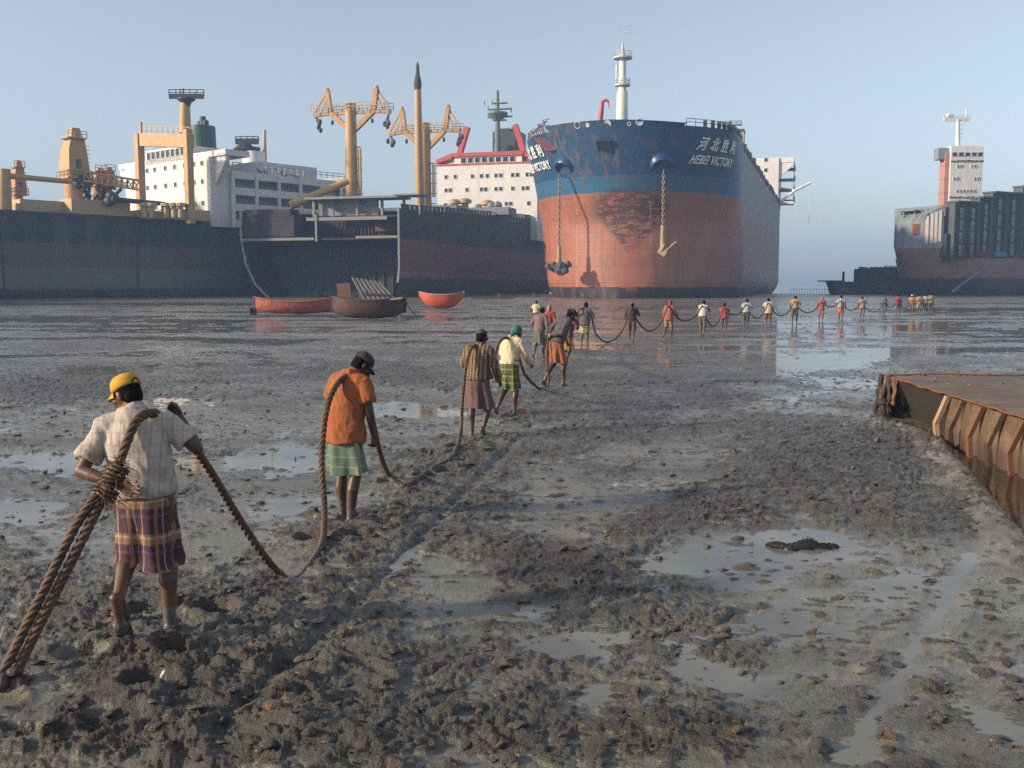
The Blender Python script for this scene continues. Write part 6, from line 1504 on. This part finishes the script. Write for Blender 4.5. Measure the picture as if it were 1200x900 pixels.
# ------------------------------------------------------------------ the wire-cored rope they carry
def spline(pts, step):
    pts = [V(p) for p in pts]; out = []
    for i in range(len(pts) - 1):
        p0, p1, p2, p3 = pts[max(0, i - 1)], pts[i], pts[i + 1], pts[min(len(pts) - 1, i + 2)]
        n = max(2, int((p2 - p1).length / step))
        for k in range(n):
            t_ = k / n; out.append(.5 * ((2 * p1) + (p2 - p0) * t_ + (2 * p0 - 5 * p1 + 4 * p2 - p3) * t_ ** 2 + (3 * p1 - p0 - 3 * p2 + p3) * t_ ** 3))
    out.append(pts[-1]); return out
def G(px, py, dz=.02):
    g = gnd(px, py); z = mud_z(g.x, g.y); g = gnd(px, py, z); return V((g.x, g.y, z + dz))
def rope_mesh(mb, path, r, strands=3, pitch=.16, sides=7):
    """laid rope: three strands wound round each other"""
    for s in range(strands):
        ph0 = 2 * math.pi * s / strands; pts = []; L = 0; x = None
        for i, p in enumerate(path):
            d = (path[min(i + 1, len(path) - 1)] - path[max(0, i - 1)]).normalized()
            if x is None: x = V((0, 0, 1)).cross(d); x = x.normalized() if x.length > .1 else V((1, 0, 0))
            else: x = (x - d * x.dot(d)).normalized()
            y = d.cross(x)
            if i: L += (p - path[i - 1]).length
            a = ph0 + 2 * math.pi * L / pitch; pts.append(p + (x * math.cos(a) + y * math.sin(a)) * r * .52)
        mb.tube(pts, r * .56, sides)
Y1 = MEN[1][0].location.y; Y2 = MEN[2][0].location.y
def A(px, py, Y): return at(px, py, Y)
near_path = [G(14, 800, .0), A(40, 745, Y1 - .62), A(100, 625, Y1 - .45), A(132, 560, Y1 - .33), A(148, 520, Y1 - .27), A(158, 496, Y1 - .20), A(168, 486.5, Y1 - .10), A(181, 485, Y1 + .0), A(198, 492, Y1 + .12), A(214, 507, Y1 + .28),
    A(245, 550, Y1 + .60), A(280, 608, Y1 + .93), A(312, 655, Y1 + 1.12), G(331, 675, .0), G(345, 678, -.02), G(360, 664, -.015), G(376, 642, .01),
    A(380, 620, Y2 - .85), A(380, 590, Y2 - .62), A(377, 545, Y2 - .5), A(379, 505, Y2 - .38), A(384, 475, Y2 - .27), A(392, 455, Y2 - .17), A(401, 444, Y2 - .08), A(411, 441, Y2 + .03), A(421, 449, Y2 + .12), A(432, 475, Y2 + .22), A(438, 500, Y2 + .4), A(446, 535, Y2 + .75), G(456, 561, .04), G(468, 572, .02), G(484, 565, .0), G(505, 550, .0), G(525, 540, .0)]
fb_ = MB(); rope_mesh(fb_, spline(near_path, .02), .030)
# the second leg of the doubled end, spliced in below the shoulder
leg2 = [A(143, 538, Y1 - .29), A(126, 558, Y1 - .35), A(109, 586, Y1 - .40), A(86, 621, Y1 - .46), A(57, 680, Y1 - .55), A(27, 741, Y1 - .63), G(1, 794, .0)]
rope_mesh(fb_, spline(leg2, .02), .029)
Yw = {i: MEN[i][0].location.y for i in MEN}
mid_path = [G(525, 540, .0), G(534, 530, .02), A(540, 505, Yw[3] - .5), A(542, 465, Yw[3] - .35), A(546, 430, Yw[3] - .22), A(551, 411, Yw[3] - .12), A(557, 405, Yw[3]), A(565, 410, Yw[3] + .15), A(572, 430, Yw[3] + .6),
    A(576, 442, Yw[4] - 1.2), A(578, 432, Yw[4] - .6), A(581, 412, Yw[4] - .3), A(587, 399, Yw[4] - .15), A(595, 396, Yw[4]), A(602, 405, Yw[4] + .15), A(608, 420, Yw[4] + .3), A(616, 440, Yw[4] + .8), G(632, 457, .03), G(640, 455, .02),
    A(643, 447, Yw[5] - .1), A(641, 420, Yw[5] - .12), A(643, 395, Yw[5] - .10), A(648, 383, Yw[5]), A(656, 378, Yw[5] + .1), A(664, 400, Yw[5] + 1), A(667, 402, Yw[6] + .5), A(673, 381, Yw[10] - .6), A(678, 365, Yw[10] - .15), A(684, 361, Yw[10]), A(690, 364, Yw[10] + .1), A(694, 374, Yw[10] + .2)]
rope_mesh(fb_, spline(mid_path, .04), .032, 3, .16, 5)
# catenaries between the far men
sh = {10: 361, 11: 362, 12: 358.5, 13: 358.5, 14: 361, 15: 357, 16: 355.5, 17: 353.5, 18: 354.5, 19: 353, 20: 354, 21: 355, 22: 351, 23: 352, 24: 351.5, 25: 351, 26: 350}
sag = {10: 402, 11: 388, 12: 376, 13: 382, 14: 369, 15: 373, 16: 370, 17: 366.5, 18: 359.5, 19: 363.5, 20: 365.5, 21: 360, 22: 361, 23: 356, 24: 355, 25: 354}
pts = [A(694, 374, Yw[10] + .2)]
for i in range(10, 26):
    xa, xb = far[i - 10][0], far[i - 9][0]; ya, yb = Yw[i], Yw[i + 1]
    for t_ in ((.25, .5, .78) if i == 10 else (0, .12, .3, .5, .7, .88)):
        px = xa + (xb - xa) * t_; lin = sh[i] + (sh[i + 1] - sh[i]) * t_; py = lin + (sag[i] - lin) * (1 - (2 * t_ - 1) ** 2)
        p = A(px, py, ya + (yb - ya) * t_ - .12 * (1 if t_ in (0, .12, .88) else 0)); p.z = max(p.z, mud_z(p.x, p.y) + .03); pts.append(p)
pts.append(A(far[16][0], sh[26], Yw[26]))
fb_.tube(spline(pts, .15), .036, 6)
m, t, b = mat_new('tarred_rope'); co = t.n('ShaderNodeTexCoord').outputs['Object']
n1 = t.noise(co, 6, 5, .7); n2 = t.noise(co, 90, 3, .7)
c = t.mix(t.step(n1, .3, .7), (.150, .082, .040), (.062, .037, .023)); c = t.mix(t.math('MULTIPLY', t.step(n2, .5, .7), .6), c, (.045, .026, .016))
zz = t.n('ShaderNodeSeparateXYZ', i={0: co}).outputs[2]; c = t.mix(t.math('MULTIPLY', t.math('SUBTRACT', 1.0, t.step(t.math('SUBTRACT', zz, t.math('MULTIPLY', n1, .12)), .0, .08)), .8), c, (.10, .092, .078))
t.put(b.inputs['Base Color'], c); b.inputs['Roughness'].default_value = .7
t.put(b.inputs['Normal'], t.n('ShaderNodeBump', i={'Strength': .6, 'Distance': .004, 'Height': n2}).outputs[0]); ROPE = m
rope = fb_.build('hauling_rope', ROPE, None, True); tag(rope, 'thick twisted brown rope carried on the shoulders of the whole file of men', 'rope')
# frayed splice where the doubled end is tucked in
fr = MB(); rr = random.Random(3); c0, c1 = A(142, 545, Y1 - .33), A(122, 585, Y1 - .40)
for k in range(230):
    c = c0.lerp(c1, rr.random()); d = V((rr.gauss(0, 1), rr.gauss(0, .6) - .3, rr.gauss(0, .8))).normalized(); L = rr.uniform(.04, .15)
    fr.tube([c, c + d * L * .5 + V((0, 0, .012)), c + d * L + V((rr.uniform(-.02, .02), 0, -.015))], [.0035, .003, .0015], 4, False)
for k in range(9):
    c = c0.lerp(c1, (k + .5) / 9); ax = (c1 - c0).normalized(); fr.ring(c + V((rr.uniform(-.005, .005), 0, 0)), (ax + V((rr.uniform(-.2, .2), 0, rr.uniform(-.2, .2)))).normalized(), .052, .011, 16, 6)
fr.build('frayed_splice', ROPE, rope, True)
# the knotted end lying in the mud
kn = MB(); g = G(14, 800, .0)
for k in range(10): kn.ell(g + V((rr.uniform(-.10, .08), rr.uniform(-.08, .06), rr.uniform(-.02, .06))), (rr.uniform(.05, .09), rr.uniform(.04, .07), rr.uniform(.03, .06)), (rr.random(), rr.random(), rr.random()), 9, 7)
kn.build('muddy_knot', CLODM, rope, True)
